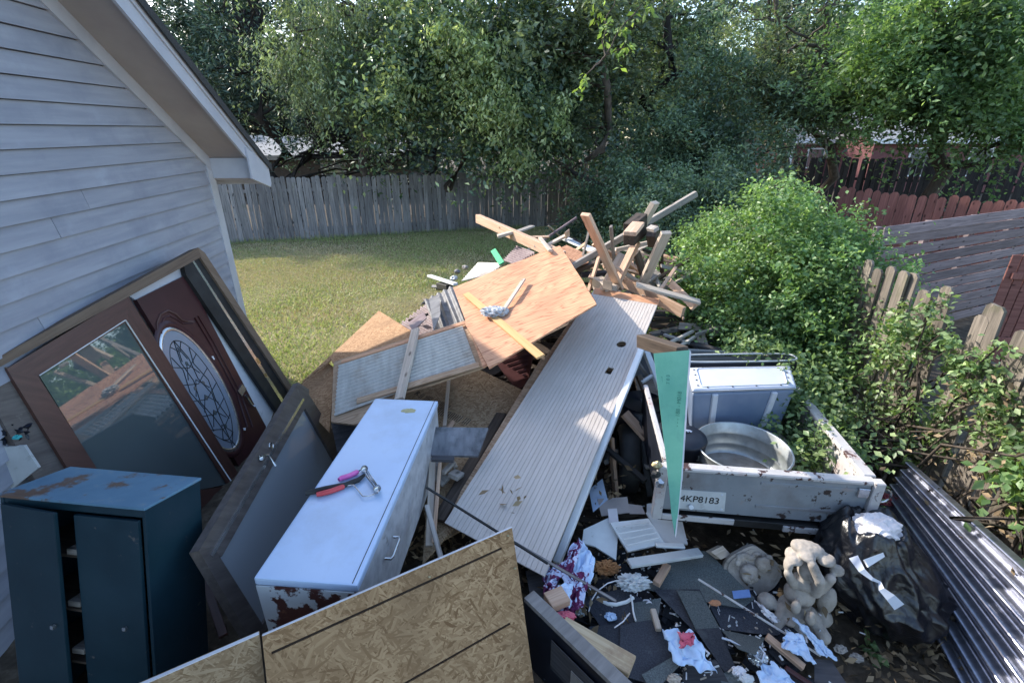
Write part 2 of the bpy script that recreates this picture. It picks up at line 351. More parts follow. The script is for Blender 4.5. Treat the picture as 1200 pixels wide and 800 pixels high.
BLK_PL = surf('black_drum_plastic', [(.3, (.006, .008, .014)), (.7, (.014, .017, .028))], (1, 1, 1), 6, 4, .4, bmp=.05, jit=0)
WHITE = surf('white_painted_metal', [(.3, (.66, .68, .70)), (.7, (.78, .79, .80))], (1, 1, 1), 5, 5, .4, bmp=.05, jit=.05, dirt=((.3, .28, .26), 8, .63, .75))
LTGREY = surf('light_grey_laminate', [(.3, (.44, .46, .47)), (.7, (.56, .58, .58))], (1, 1, 1), 6, 6, .5, bmp=.1, jit=.15, dirt=((.25, .24, .22), 9, .6, .75))
GREEN = surf('green_wallboard_paper', [(.3, (.13, .38, .27)), (.7, (.18, .46, .33))], (1, 1, 1), 5, 5, .8, bmp=.08, jit=0, dirt=((.10, .27, .22), 4, .55, .8))
PRINT = surf('dark_print', [(.3, (.04, .17, .13)), (.7, (.06, .22, .17))], nscale=20, bmp=0, jit=0)
INK = surf('black_ink', [(.3, g3(.02)), (.7, g3(.03))], nscale=20, bmp=0, jit=0)
ASPH = surf('asphalt_shingle', [(.3, (.022, .024, .032)), (.7, (.055, .058, .070))], (1, 1, 1), 130, 3, .92, bmp=.6, jit=.35, dirt=((.11, .115, .12), 5, .6, .8))
ASPH_G = surf('grey_green_shingle', [(.3, (.05, .06, .06)), (.7, (.12, .135, .135))], (1, 1, 1), 130, 3, .92, bmp=.6, jit=.2)
CONC = surf('cast_concrete', [(.3, (.33, .29, .25)), (.7, (.50, .45, .40))], (1, 1, 1), 14, 9, .95, bmp=.7, jit=.05, bdist=.006, dirt=((.12, .10, .08), 7, .5, .7))
TRAILP = surf('trailer_paint', [(.3, (.20, .22, .24)), (.7, (.28, .30, .32))], (1, 1, 1), 3, 5, .45, bmp=.06, jit=0, dirt=[((.13, .10, .09), 2.2, .48, .8), ((.045, .032, .03), 6, .58, .60), ((.30, .22, .18), 4, .60, .8)])
TRAIL_T = surf('chipped_white_rail', [(.3, (.42, .40, .39)), (.7, (.56, .54, .53))], (1, 1, 1), 6, 5, .45, bmp=.1, jit=0, dirt=[((.07, .035, .03), 11, .565, .59), ((.42, .22, .2), 5, .56, .75)])
TOTE = surf('white_polythene', [(.3, (.46, .49, .56)), (.7, (.56, .59, .66))], (1, 1, 1), 3, 5, .38, bmp=.03, jit=0, dirt=((.45, .47, .5), 4, .58, .8))
TOTE_B = surf('shaded_polythene', [(.3, (.12, .17, .27)), (.7, (.20, .25, .35))], (1, 1, 1), 3, 5, .35, bmp=.04, jit=0)  # shade on the tank's front is put into this blue grey
DIRTM = surf('leaf_litter_soil', [(.3, (.035, .026, .018)), (.55, (.085, .065, .045)), (.75, (.17, .14, .105))], (1, 1, 1), 9, 10, .95, bmp=.9, jit=0, bdist=.03)
DUST = surf('dusty_dirt', [(.3, (.2, .17, .14)), (.7, (.36, .32, .28))], (1, 1, 1), 10, 8, .95, bmp=.5, jit=0)
BARK = surf('bark', [(.3, (.035, .026, .02)), (.7, (.12, .095, .075))], (14, 14, 2.5), 1.2, 8, .9, bmp=.8, jit=.1, bdist=.02)
BARK_D = surf('dark_bark', [(.3, (.012, .010, .009)), (.7, (.04, .034, .03))], (14, 14, 2.5), 1.2, 8, .9, bmp=.8, jit=.1, bdist=.02)
BAG = surf('black_bag_film', [(.3, (.003, .0035, .006)), (.7, (.006, .007, .011))], (1, 1, 1), 11, 5, .30, bmp=.5, distort=2.5, jit=0, bdist=.012, spec=.7)
PAPER = surf('white_tissue', [(.3, (.58, .56, .58)), (.7, (.70, .68, .70))], (1, 1, 1), 9, 5, .8, bmp=.3, jit=0)
CLOTH_W = surf('pale_blue_cloth', [(.3, (.42, .56, .78)), (.7, (.62, .74, .90))], (1, 1, 1), 7, 5, .9, bmp=.3, jit=.08)
CLOTH_M = surf('maroon_patterned_cloth', [(.40, (.10, .012, .06)), (.5, (.16, .03, .10)), (.53, (.5, .55, .75)), (.7, (.62, .70, .85))], (1, 1, 1), 9, 3, .9, bmp=.3, jit=0, distort=2)
CLOTH_R = surf('red_print', [(.3, (.55, .06, .12)), (.7, (.7, .2, .25))], nscale=9, bmp=.1, jit=0)
RAG = surf('paint_stained_rag', [(.35, (.30, .31, .33)), (.6, (.78, .78, .78))], (1, 1, 1), 18, 6, .9, bmp=.6, jit=0)
RED_P = surf('red_plastic', [(.3, (.50, .05, .06)), (.7, (.6, .08, .09))], nscale=12, rough=.35, bmp=.05, jit=0)
PINK_P = surf('pink_plastic', [(.3, (.72, .10, .40)), (.7, (.8, .2, .5))], nscale=30, rough=.4, bmp=.1, jit=0)
CHROME = surf('dull_chrome', [(.3, g3(.5)), (.7, g3(.7))], nscale=10, rough=.25, metal=.9, bmp=.02, jit=0)
BRASS = surf('tarnished_brass', [(.3, (.35, .27, .14)), (.7, (.5, .42, .25))], nscale=10, rough=.35, metal=.8, bmp=.02, jit=0)
BRICK = surf('red_house_paint', [(.3, (.12, .045, .047)), (.7, (.17, .07, .07))], nscale=6, rough=.8, bmp=.2, jit=.12)
MORTAR = surf('mortar', [(.3, g3(.3)), (.7, g3(.4))], nscale=10, jit=0)
TEALG = surf('teal_plastic', [(.3, (.03, .3, .32)), (.7, (.05, .4, .42))], nscale=10, rough=.4, jit=0)
MATTEL = surf('mattress_tan', [(.3, (.45, .36, .27)), (.7, (.55, .45, .35))], nscale=10, rough=.8, jit=.2)
GLASS_T = glassmat('dark_teal_glass', (.55, .62, .62), .02, .10, 2.5, (.10, .125, .13))
GLASS_G = glassmat('dusty_grey_glass', (.6, .64, .66), .06, .04, 1.7, (.31, .335, .36))
GLASS_O = glassmat('frosted_leaded_glass', (.8, .85, .9), .22, .15, 1.8, (.26, .31, .38))
# ================================================================ SETTING
# ground
def sheet(name, x0, x1, y0, y1, nx, ny, z, amp, mat, f=None):
    V = []; F = []
    for j in range(ny + 1):
        for i in range(nx + 1):
            x = x0 + (x1 - x0) * i / nx; y = y0 + (y1 - y0) * j / ny
            V.append((x, y, z + amp * noise.noise(Vector((x * .8, y * .8, 3))) + (f(x, y) if f else 0)))
    for j in range(ny):
        for i in range(nx):
            q = j * (nx + 1) + i; F.append((q, q + 1, q + nx + 2, q + nx + 1))
    o = link(name, mesh(name, V, F, mat, True)); tagp(o, kind='structure'); return o
sheet('ground', -150, 150, -60, 240, 60, 60, -0.06, 0, DIRTM)
mound = lambda x, y: 0.10 * noise.noise(Vector((x * 4, y * 4, 0))) * .5
sheet('dirt_yard', -6, 5.5, -2, 8.5, 150, 140, 0.0, 0.03, DIRTM, lambda x, y: .02 * noise.noise(Vector((x * 9, y * 9, 0))))
m, nt, b = base('lawn_turf', .95, 0, .1); mp = mapping(nt, (1, 1, 1)); n = N(nt, 'ShaderNodeTexNoise', Scale=.45, Detail=6, Roughness=.6); nt.links.new(mp.outputs[0], n.inputs['Vector'])
n2 = N(nt, 'ShaderNodeTexNoise', Scale=30, Detail=6); nt.links.new(mp.outputs[0], n2.inputs['Vector'])
c = ramp(nt, n.outputs[0], [(.4, (.16, .18, .06)), (.6, (.28, .24, .13))]).outputs[0]; c = mix(nt, ramp(nt, n2.outputs[0], [(.4, (0, 0, 0)), (.7, (.7, .7, .7))]).outputs[0], c, (.26, .21, .12))
nt.links.new(c, b.inputs['Base Color']); bump(nt, b, n2.outputs[0], .8, .03); LAWN = m
LF0, LF1 = P(262, 288, 0), P(620, 268, 0)          # foot of the back fence
def lawn_back(x): return LF0.y + (x - LF0.x) / (LF1.x - LF0.x) * (LF1.y - LF0.y)
V = []; F = []
nx, ny = 60, 50
for j in range(ny + 1):
    for i in range(nx + 1):
        x = -16 + 19.0 * i / nx; yb = lawn_back(x) - .05; y0 = 5.2 + max(0, x + .5) * .9; y = y0 + (yb - y0) * j / ny
        V.append((x, y, .045 + .03 * noise.noise(Vector((x * .7, y * .7, 0)))))
for j in range(ny):
    for i in range(nx): q = j * (nx + 1) + i; F.append((q, q + 1, q + nx + 2, q + nx + 1))
tagp(link('lawn', mesh('lawn', V, F, LAWN, True)), kind='structure')
# grass blades: density and colour by noise patch
def grass(name, n, mat, seedv, x0, x1, ymin, ymax, hmin, hmax, wd, bias):
    r = np.random.default_rng(seedv); X = r.uniform(x0, x1, n); u = r.random(n)
    Y = ymin + (ymax - ymin) * u ** 1.5
    if seedv == 3: X = r.normal(-6.4, 1.5, n); Y = r.normal(10.9, .9, n)
    yb = LF0.y + (X - LF0.x) / (LF1.x - LF0.x) * (LF1.y - LF0.y)
    ylow = 5.1 + np.maximum(0, X + .5) * .9
    ok = (Y < yb - .03) & (Y > ylow) & ~((X < -3.45) & (Y < 6.2))
    pat = np.array([noise.noise(Vector((x * .33, y * .55, bias))) for x, y in zip(X[ok], Y[ok])])
    k2 = r.random(ok.sum()) < np.clip(.55 + 1.6 * pat, .12, 1)
    X = X[ok][k2]; Y = Y[ok][k2]; k = len(X); h = r.uniform(hmin, hmax, k); a = r.uniform(0, 6.28, k); l = r.normal(0, .6, (k, 2)) * h[:, None]
    s = wd * (1 + Y / 12); V = np.zeros((k, 3, 3)); z = .04
    V[:, 0] = np.c_[X - np.cos(a) * s, Y - np.sin(a) * s, np.full(k, z)]; V[:, 1] = np.c_[X + np.cos(a) * s, Y + np.sin(a) * s, np.full(k, z)]
    V[:, 2] = np.c_[X + l[:, 0], Y + l[:, 1], z + h]
    o = link(name, npmesh(name, V.reshape(-1, 3), np.arange(3 * k).reshape(-1, 3), mat)); return tagp(o, kind='stuff')
GR = leafmat('grass_blade', [(0, (.21, .27, .10)), (.5, (.34, .40, .17)), (1, (.48, .50, .26))], .25, .6, tone=False)
GD = leafmat('dry_grass_blade', [(0, (.40, .34, .20)), (.5, (.52, .44, .28)), (1, (.62, .54, .36))], .15, .8, tone=False)
o = grass('grass', 190000, GR, 1, -11, 3, 5.1, 18, .03, .075, .006, 0.0); tagp(o, 'short green grass of the lawn between house and back fence', 'grass')
o = grass('dry_grass', 175000, GD, 2, -11, 3, 5.1, 18, .02, .055, .006, 7.7); tagp(o, 'straw coloured dry patches in the lawn', 'dry grass')

o = grass('dry_grass', 130000, GD, 3, -9.5, -3.2, 9.2, 13.2, .02, .06, .006, 3.3); tagp(o, 'tan dry patch of lawn beside the house corner', 'dry grass')
# ================================================================ FENCES
def picket_mesh(wd, h, th, mat, ear=0.03, name='picket'):
    bm = bmesh.new(); pts = [(0, 0), (wd, 0), (wd, h - ear), (wd - ear, h), (ear, h), (0, h - ear)]
    M = Matrix(((1, 0, 0, 0), (0, 0, -1, 0), (0, 1, 0, 0), (0, 0, 0, 1)))
    add_prism(bm, pts, 0, th, M); return bm_mesh(name, bm, mat)
def picket_fence(A, B, h, wd, gap, mat, label, name='picket_fence', th=.018, jh=.03, lean=.6, rails=(.35, 1.45), back=1, ear=.03, posts=2.4, railmat=None, z=0.0):
    """A, B: ground points; pickets face the camera side"""
    A = Vector((A.x, A.y, z)); B = Vector((B.x, B.y, z)); d = (B - A); L = d.length; d.normalize()
    root = empty(name, A, label, 'fence'); nrm = Vector((d.y, -d.x, 0))
    if nrm.dot(Vector((0, 0, 0)) - A) < 0: nrm = -nrm
    metas = [picket_mesh(wd * s, h + k, th, mat, ear) for s in (.94, 1.0) for k in (-jh, 0, jh)]
    n = int(L / (wd + gap)); n = min(n, 298)
    for i in range(n):
        p = A + d * (i * (wd + gap)) + nrm * random.uniform(.0, .012)
        M = frm(p, d, Vector((0, 0, 1))) @ Matrix.Rotation(R(random.gauss(0, lean)), 4, 'Y') @ Matrix.Rotation(R(random.gauss(0, lean * .6)), 4, 'X')
        link('picket', random.choice(metas), M, root)
    for rz in rails:
        beam('rail', A - nrm * .04 + Vector((0, 0, rz)), B - nrm * .04 + Vector((0, 0, rz)), .04, .085, railmat or mat, parent=root)
    k = max(2, int(L / posts) + 1)
    for i in range(k):
        p = A + d * (L * i / (k - 1)) - nrm * .11
        beam('post', p, p + Vector((0, 0, h - .12)), .09, .09, railmat or mat, parent=root, up=Vector((0, 1, 0)))
    return root
FA = P(262, 288, 0); FB = P(640, 267, 0); fd = (FB - FA).normalized()
picket_fence(FA - fd * 4.2, FB, 1.80, .128, .008, FENCE, 'long weathered grey picket fence across the back of the lawn')
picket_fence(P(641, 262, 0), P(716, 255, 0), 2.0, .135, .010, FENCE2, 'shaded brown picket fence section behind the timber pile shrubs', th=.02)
# right hand old grey fence
picket_fence(Vector((3.36, .9, 0)), Vector((3.36, 8.2, 0)), 1.84, .112, .010, FENCE2, 'old split grey picket fence overgrown with vines on the right', th=.022, jh=.05, lean=1.4, ear=.025)
# horizontal board panel
HA = P(1036, 263, 1.85); HB = P(1203, 243, 1.85)
d = Vector((HB.x - HA.x, HB.y - HA.y, 0)); L = d.length; d.normalize(); HA0 = Vector((HA.x, HA.y, 0))
root = empty('board_fence', HA0, 'purple brown fence of gappy horizontal boards beyond the grey fence', 'fence')
nrm = Vector((d.y, -d.x, 0)); z = .12
while z < 1.84:
    hh = random.uniform(.135, .15); sag = random.uniform(-.03, .03)
    zz = min(z, 1.84 - hh / 2)
    beam('board', HA0 + Vector((0, 0, zz + sag)) + nrm * random.uniform(.0, .05), HA0 + d * (L + .9) + Vector((0, 0, zz - sag * .5)) + nrm * random.uniform(.0, .02), .02, hh, FENCE_H, parent=root, roll=random.uniform(-6, 6)); z += hh + random.uniform(.018, .045)
for k in range(4): beam('post', HA0 + d * (L * (k + .05) / 3.1) - nrm * .09, HA0 + d * (L * (k + .05) / 3.1) - nrm * .09 + Vector((0, 0, 1.8)), .09, .09, FENCE_H, parent=root, up=Vector((0, 1, 0)))
RA = P(985, 220, 1.8); RB = P(1215, 238, 1.8)
picket_fence(RA, RB, 1.8, .155, .012, FENCE_R, 'red brown dog-eared picket fence behind the horizontal boards', ear=.045, lean=.3, railmat=FENCE_R)
# closer red brown gate edge at the right border
t0 = P(1190, 305, 1.45); root = empty('cedar_gate', (t0.x, t0.y, 0), 'red brown wooden gate leaf cut by the right edge of the view', 'gate')
for k in range(6): beam('board', Vector((t0.x + .12 * k, t0.y - .02 * k, 0)), Vector((t0.x + .12 * k, t0.y - .02 * k, 1.52 + .01 * (k % 2))), .022, .11, FENCE_R, parent=root, up=Vector((1, -.17, 0)))
beam('rail', Vector((t0.x, t0.y - .03, 1.25)), Vector((t0.x + .7, t0.y - .14, 1.25)), .03, .08, FENCE_R, parent=root)
beam('rail', Vector((t0.x, t0.y - .03, .35)), Vector((t0.x + .7, t0.y - .14, .35)), .03, .08, FENCE_R, parent=root)
DA = PY(930, 192, 19); DB = PY(1260, 190, 15.5)
picket_fence(DA, DB, 2.15, .14, .005, FENCE_D, 'tall picket fence darkened with painted tree shade behind the red fence', lean=1.0)
o = beam('fence_post', P(822, 300, .2), Vector((P(822, 300, .2).x, P(822, 300, .2).y, 1.62)), .11, .11, PINE_OLD, 'lone grey square fence post beside the green mound', 'post', up=Vector((0, 1, 0)))

# ================================================================ HOUSE
HO = Vector((-3.5, 6.0, 0)); ha = Vector((.075, -1, 0)).normalized(); hn = Vector((1, .075, 0)).normalized()   # along wall toward camera; outward
EZ, SL = 2.69, .68; RID = 5.0
def HW(s, z, o=0.0): return HO + ha * s + hn * o + Vector((0, 0, z))
house = empty('house', HO, 'grey sided house gable with wide overhanging eave at the left', 'house')
MH = frm(HO, ha, Vector((0, 0, 1)))                       # x along wall, y = z x x
ysgn = 1 if (MH.to_3x3() @ Vector((0, 1, 0))).dot(hn) > 0 else -1
def HM(s0, s1, o0, o1, z0, z1, bm, bev=0.0): add_box(bm, s0, s1, min(o0 * ysgn, o1 * ysgn), max(o0 * ysgn, o1 * ysgn), z0, z1, None, bev)
# backing gable and other walls
bm = bmesh.new(); T = Matrix(((1, 0, 0, 0), (0, 0, 1, 0), (0, 1, 0, 0), (0, 0, 0, 1)))
gab = [(0, 0), (2 * RID, 0), (2 * RID, EZ), (RID, EZ + SL * RID), (0, EZ)]
add_prism(bm, gab, -.12 * ysgn, -.02 * ysgn, T); link('wall', bm_mesh('wall', bm, SIDING), MH, house)
bm = bmesh.new(); HM(0, .1, -.12, -9, 0, EZ, bm); HM(2 * RID - .1, 2 * RID, -.12, -9, 0, EZ, bm); add_prism(bm, gab, -9.1 * ysgn, -9 * ysgn, T); link('wall', bm_mesh('wall', bm, SIDING), MH, house)
# lap siding boards
EXPO = .152
k = 0
while k * EXPO < EZ + SL * RID - .1:
    z0 = k * EXPO; z1 = z0 + EXPO - .006
    def s_at(z): return .10 if z < EZ - .05 else max(.10, (z - EZ) / SL + .06)
    a0, a1 = s_at(z0), s_at(z1); e = 6.8
    e0 = min(e, 2 * RID - a0); e1 = min(e, 2 * RID - a1)
    if e1 - a1 < .1: break
    cutp = [random.uniform(1.2, 5.8)] if random.random() < .45 else []
    tb, tt = .026, .002
    segs = [(a0, a1, e0, e1)] if not cutp or cutp[0] < a1 + .3 else [(a0, a1, cutp[0] - .0025, cutp[0] - .0025), (cutp[0] + .0025, cutp[0] + .0025, e0, e1)]
    Fc = [(0, 1, 2, 3), (7, 6, 5, 4), (3, 2, 6, 7), (0, 4, 5, 1), (0, 3, 7, 4), (1, 5, 6, 2)]
    for a0, a1, e0, e1 in segs:
        tq = tb + random.uniform(-.003, .004)
        V = [(a0, 0, z0), (e0, 0, z0), (e0, tq * ysgn, z0), (a0, tb * ysgn, z0), (a1, 0, z1), (e1, 0, z1), (e1, tt * ysgn, z1), (a1, tt * ysgn, z1)]
        link('siding_board', mesh('siding_board', V, Fc, SIDING), MH, house)
    k += 1
bm = bmesh.new(); HM(-.02, .10, 0.0, .03, 0, EZ - .02, bm); link('corner_board', bm_mesh('corner_board', bm, TRIM), MH, house)
bm = bmesh.new(); HM(-.045, -.02, -.10, .03, 0, EZ - .02, bm); link('corner_board', bm_mesh('corner_board', bm, TRIM), MH, house)
# rake frieze board on the wall, soffit, fascia, roof edge
TK = .0
def rake(name, o0, o1, d0, d1, s0, s1, mat):
    """slab following the rake: offset o0..o1 from wall, d0..d1 perpendicular-ish height above the rake line"""
    V = []
    for s in (s0, s1):
        z = EZ + SL * s
        for o_, dd in ((o0, d0), (o1, d0), (o1, d1), (o0, d1)): V.append((s, o_ * ysgn, z + dd))
    Fc = [(0, 1, 2, 3), (7, 6, 5, 4), (0, 4, 5, 1), (1, 5, 6, 2), (2, 6, 7, 3), (3, 7, 4, 0)]
    return link(name, mesh(name, V, Fc, mat), MH, house)
rake('frieze_board', .0, .035, -.12, .035, .0, RID, TRIM)
rake('soffit', .0, .46, .03, .045, -.38, RID, SOFFIT)
rake('fascia', .46, .485, -.035, .185, -.42, RID, TRIM)
rake('drip_edge', .486, .50, .12, .195, -.44, RID, TRIM)
rake('roof', -9.5, .515, .20, .235, -.47, RID, SHINGLE_R)
V = []
for s in (RID, 2 * RID + .45):
    z = EZ + SL * (2 * RID - s)
    for o_, dd in ((-9.5, .20), (.515, .20), (.515, .235), (-9.5, .235)): V.append((s, o_ * ysgn, z + dd))
link('roof', mesh('roof', V, [(0, 1, 2, 3), (7, 6, 5, 4), (0, 4, 5, 1), (1, 5, 6, 2), (2, 6, 7, 3), (3, 7, 4, 0)], SHINGLE_R), MH, house)
rake('gable_shingle_edge', .516, .53, .16, .25, -.48, RID, SHINGLE_R)
# eave return: level box past the corner
bm = bmesh.new(); HM(-.37, -.03, .0, .455, EZ - .22, EZ - .20, bm); link('eave_soffit', bm_mesh('eave_soffit', bm, SOFFIT), MH, house)
bm = bmesh.new(); HM(-.385, -.37, -9, .455, EZ - .30, EZ - .06, bm); link('eave_fascia', bm_mesh('eave_fascia', bm, TRIM), MH, house)
bm = bmesh.new(); HM(-.03, .0, .032, .455, EZ - .20, EZ + .02, bm); link('eave_return', bm_mesh('eave_return', bm, TRIM), MH, house)
V = [( -.05, .487, EZ-.08), (-.42, .487, EZ-.335), (-.42, .487, EZ-.10), (-.05, .487, EZ+.15)]
V = [(x, y * ysgn, z) for x, y, z in V] + [(x, (y + .02) * ysgn, z) for x, y, z in V]
bm = bmesh.new(); add_prism(bm, [(.10, EZ - .20), (-.40, EZ - .34), (-.43, EZ - .30), (-.43, EZ - .10), (.10, EZ + .14)], .4875 * ysgn, .507 * ysgn, T)
link('plumb_cut_board', bm_mesh('plumb_cut_board', bm, TRIM), MH, house)

# ================================================================ FAR BUILDINGS
def gable_house(name, org, wx, wy, hw, slope, wallm, roofm, label, trim=WHITE, rot=0.0, wins=(), ridge_x=True):
    M = Matrix.Translation(Vector(org)) @ Matrix.Rotation(R(rot), 4, 'Z'); h = link(name, None, M); tagp(h, label, 'house')
    bm = bmesh.new(); add_box(bm, 0, wx, 0, wy, 0, hw); link('wall', bm_mesh('wall', bm, wallm), M, h)
    rz = hw + slope * wy / 2; ov = .4
    for sgn in (0, 1):
        y0 = -ov if sgn == 0 else wy + ov; z0 = hw - slope * ov
        V = [(-ov, y0, z0 + .1), (wx + ov, y0, z0 + .1), (wx + ov, wy / 2, rz + .1), (-ov, wy / 2, rz + .1)]; V += [(x, y, z - .1) for x, y, z in V]
        link('roof', mesh('roof', V, [(0, 1, 2, 3), (7, 6, 5, 4), (0, 4, 5, 1), (1, 5, 6, 2), (2, 6, 7, 3), (3, 7, 4, 0)], roofm), M, h)
    bm = bmesh.new(); add_box(bm, -ov, wx + ov, -ov - .03, -ov, hw - slope * ov - .08, hw - slope * ov + .12); link('fascia', bm_mesh('fascia', bm, trim), M, h)
    for (x0, x1, z0, z1) in wins:
        bm = bmesh.new(); add_box(bm, x0, x1, -.05, -.003, z0, z1); wn_ = link('window', bm_mesh('window', bm, trim), M, h)
        bm = bmesh.new(); add_box(bm, x0 + .08, x1 - .08, -.058, -.051, z0 + .08, z1 - .08); link('pane', bm_mesh('pane', bm, GLASS_T), M, wn_)
    return h
ROOFG = surf('pale_asphalt_roof', [(.3, g3(.22)), (.7, g3(.34))], nscale=30, rough=.9, jit=0)
BRN = surf('brown_siding', [(.3, (.05, .035, .028)), (.7, (.09, .065, .05))], nscale=4, jit=.1)
o1 = PY(925, 150, 30)
hs = gable_house('red_house', (o1.x, 30, 0), 6.2, 6, 2.55, .28, BRICK, ROOFG, 'low red house with white trim seen between trees beyond the dark fence', wins=((1.3, 2.3, 1.0, 2.1),))
bm = bmesh.new(); add_box(bm, .0, 6.2, -.06, -.01, 2.28, 2.38); add_box(bm, 3.9, 4.05, -.06, -.01, .1, 2.28); add_box(bm, .35, .5, -.06, -.01, .1, 2.28); link('trim', bm_mesh('trim', bm, WHITE), WM[hs.name], hs)
o1 = PY(1030, 150, 27)
gable_house('red_brick_house', (o1.x, 27, 0), 10, 8, 2.62, .36, BRICK, ROOFG, 'red walled house with pale grey roof at the far right behind the trees', wins=((1.9, 3.3, .8, 2.2), (5, 6.2, .8, 2.2)))
o1 = PY(150, 190, 25)
gable_house('brown_house', (o1.x, 25, 0), 13.5, 7, 1.9, .22, BRN, ROOFG, 'dark brown house glimpsed behind the back fence at left', wins=((9.2, 10.4, .6, 1.6), (4, 5, .6, 1.6)), trim=PINE_OLD)

# taller tufts where the mower misses
bm_r = np.random.default_rng(5); pts = []
for _ in range(5200):
    q_ = bm_r.random()
    if q_ < .6: x_ = bm_r.uniform(-10, .4); y_ = lawn_back(x_) - abs(bm_r.normal(0, .12)) - .03
    else: t_ = bm_r.random(); x_ = -2.6 + 2.9 * t_ + bm_r.normal(0, .15); y_ = 5.0 + 1.8 * t_ + bm_r.normal(0, .18)
    pts.append((x_, y_))
V = np.zeros((len(pts), 3, 3)); 
for i_, (x_, y_) in enumerate(pts):
    h_ = bm_r.uniform(.06, .2); a_ = bm_r.uniform(0, 6.28); V[i_] = [(x_ - .006 * math.cos(a_), y_ - .006 * math.sin(a_), .03), (x_ + .006 * math.cos(a_), y_ + .006 * math.sin(a_), .03), (x_ + bm_r.normal(0, .06), y_ + bm_r.normal(0, .06), .04 + h_)]
tagp(link('tall_grass', npmesh('tall_grass', V.reshape(-1, 3), np.arange(3 * len(pts)).reshape(-1, 3), GR)), 'unmown grass tufts along the back fence and the edge of the pile', 'grass', kind='stuff')
# ================================================================ TREES
def leaves(name, blobs, n, size, mat, seed, world=Matrix.Identity(4), parent=None, droop=.3, aspect=.45, clump=60, csig=.28, shell=.5, zmin=.05, cz=1.0):
    """leaf faces gathered in clumps filling the blobs (cx,cy,cz,rx,ry,rz,weight)"""
    r = np.random.default_rng(seed); B = np.array(blobs, float); wt = B[:, 6] / B[:, 6].sum(); nc = max(1, n // clump)
    bi = r.choice(len(B), nc, p=wt); d = r.normal(size=(nc, 3)); d /= np.linalg.norm(d, axis=1)[:, None]
    shell = min(shell, .3) if shell <= .5 else shell; rad = (shell + (1.12 - shell) * r.random(nc)) ; rad *= 1 + .22 * np.array([noise.noise(Vector(tuple(q * 2.1 + seed))) for q in d]) * 1.6; q_ = r.random(nc) < .22; rad[q_] *= r.random(q_.sum())
    C = B[bi, :3] + d * rad[:, None] * B[bi, 3:6]
    cs = csig * r.uniform(.5, 1.5, nc)
    ci = np.repeat(np.arange(nc), clump); k = len(ci)
    off = r.normal(size=(k, 3)) * cs[ci][:, None] * .55; off[:, 2] *= cz
    sdir = d * .8 + r.normal(size=(nc, 3)) * .6; sdir[:, 2] *= .5; sdir /= np.linalg.norm(sdir, axis=1)[:, None]
    tt = r.random(k); ln = (cs * r.uniform(1.5, 4.8, nc))[ci]
    off += sdir[ci] * (tt * ln)[:, None]; off[:, 2] -= tt ** 2 * ln * min(1.2, droop * 1.1); pos = C[ci] + off
    ok = pos[:, 2] > zmin; pos = pos[ok]; ci = ci[ok]; k = len(pos)
    ax = r.normal(size=(k, 3)); ax /= np.linalg.norm(ax, axis=1)[:, None]; ax[:, 2] = ax[:, 2] * .6 - droop; ax /= np.linalg.norm(ax, axis=1)[:, None]
    up = r.normal(size=(k, 3)) + np.array([0, 0, 1.2]); sd = np.cross(ax, up); sd /= np.linalg.norm(sd, axis=1)[:, None] + 1e-9; nn = np.cross(sd, ax)
    L = size * r.uniform(.55, 1.3, k)[:, None]; W = L * aspect * .5
    V = np.zeros((k, 4, 3)); V[:, 0] = pos; V[:, 1] = pos + ax * L * .5 + sd * W + nn * W * .35; V[:, 2] = pos + ax * L; V[:, 3] = pos + ax * L * .5 - sd * W + nn * W * .35
    base_i = np.arange(k)[:, None] * 4; F = np.concatenate([base_i + np.array([0, 1, 2]), base_i + np.array([0, 2, 3])], 0)
    me = npmesh(name, V.reshape(-1, 3), F, mat); tone = np.clip(r.normal(.42, .22, nc), 0, 1)[ci]; at = me.attributes.new('tone', 'FLOAT', 'FACE'); at.data.foreach_set('value', np.concatenate([tone, tone]).astype(np.float32))
    o = link(name, me, world, parent)
    return o, C
def limb(bm, p0, p1, r0, r1, seed, wob=.12, n=7, seg=7):
    r = random.Random(seed); pts = []; rr = []
    for i in range(n + 1):
        t = i / n; j = Vector((r.gauss(0, 1), r.gauss(0, 1), r.gauss(0, .4))) * wob * (p1 - p0).length * .18 * math.sin(math.pi * min(1, t + .1))
        pts.append(p0.lerp(p1, t) + j); rr.append(r0 + (r1 - r0) * t)
    add_tube(bm, pts, rr, seg); return pts
def tree(name, foot, top, r0, blobs, n, size, lm, bark, label, seed, nl=9, **kw):
    foot = Vector(foot); root = empty(name, foot, label, 'tree')
    bm = bmesh.new(); pts = limb(bm, foot, Vector(top), r0, r0 * .35, seed, .25, 10, 9); link('trunk', bm_mesh('trunk', bm, bark, True), Matrix.Identity(4), root)
    kw['clump'] = int(kw.get('clump', 60) * 1.5); o, C = leaves('crown', [(b_[0], b_[1], b_[2], b_[3] * 1.12, b_[4] * 1.2, b_[5] * 1.12, b_[6]) for b_ in blobs], int(n * .8), size * 1.12, lm, seed, parent=root, **kw)
    rr = random.Random(seed); idx = list(range(len(C))); rr.shuffle(idx)
    bm = bmesh.new()
    for q in idx[:nl * 5]:
        c = Vector(C[q]); b0 = min(pts[3:], key=lambda p: (p - c).length + (0 if p.z < c.z else 1.5)); 
        limb(bm, b0, c, r0 * .22, r0 * .05, q, .5, 6, 5)
    tagp(link('branches', bm_mesh('branches', bm, bark, True), Matrix.Identity(4), root), kind='stuff'); return root
def W(u, v, Y): p = PY(u, v, Y); return (p.x, p.y, p.z)
def blob(u, v, Y, rx, ry, rz, w=1): return (*W(u, v, Y), rx, ry, rz, w)
L_DARK = leafmat('cedar_foliage', [(0, (0.039, 0.077, 0.063)), (.5, (0.076, 0.120, 0.098)), (1, (0.137, 0.197, 0.148))], .15, .6)
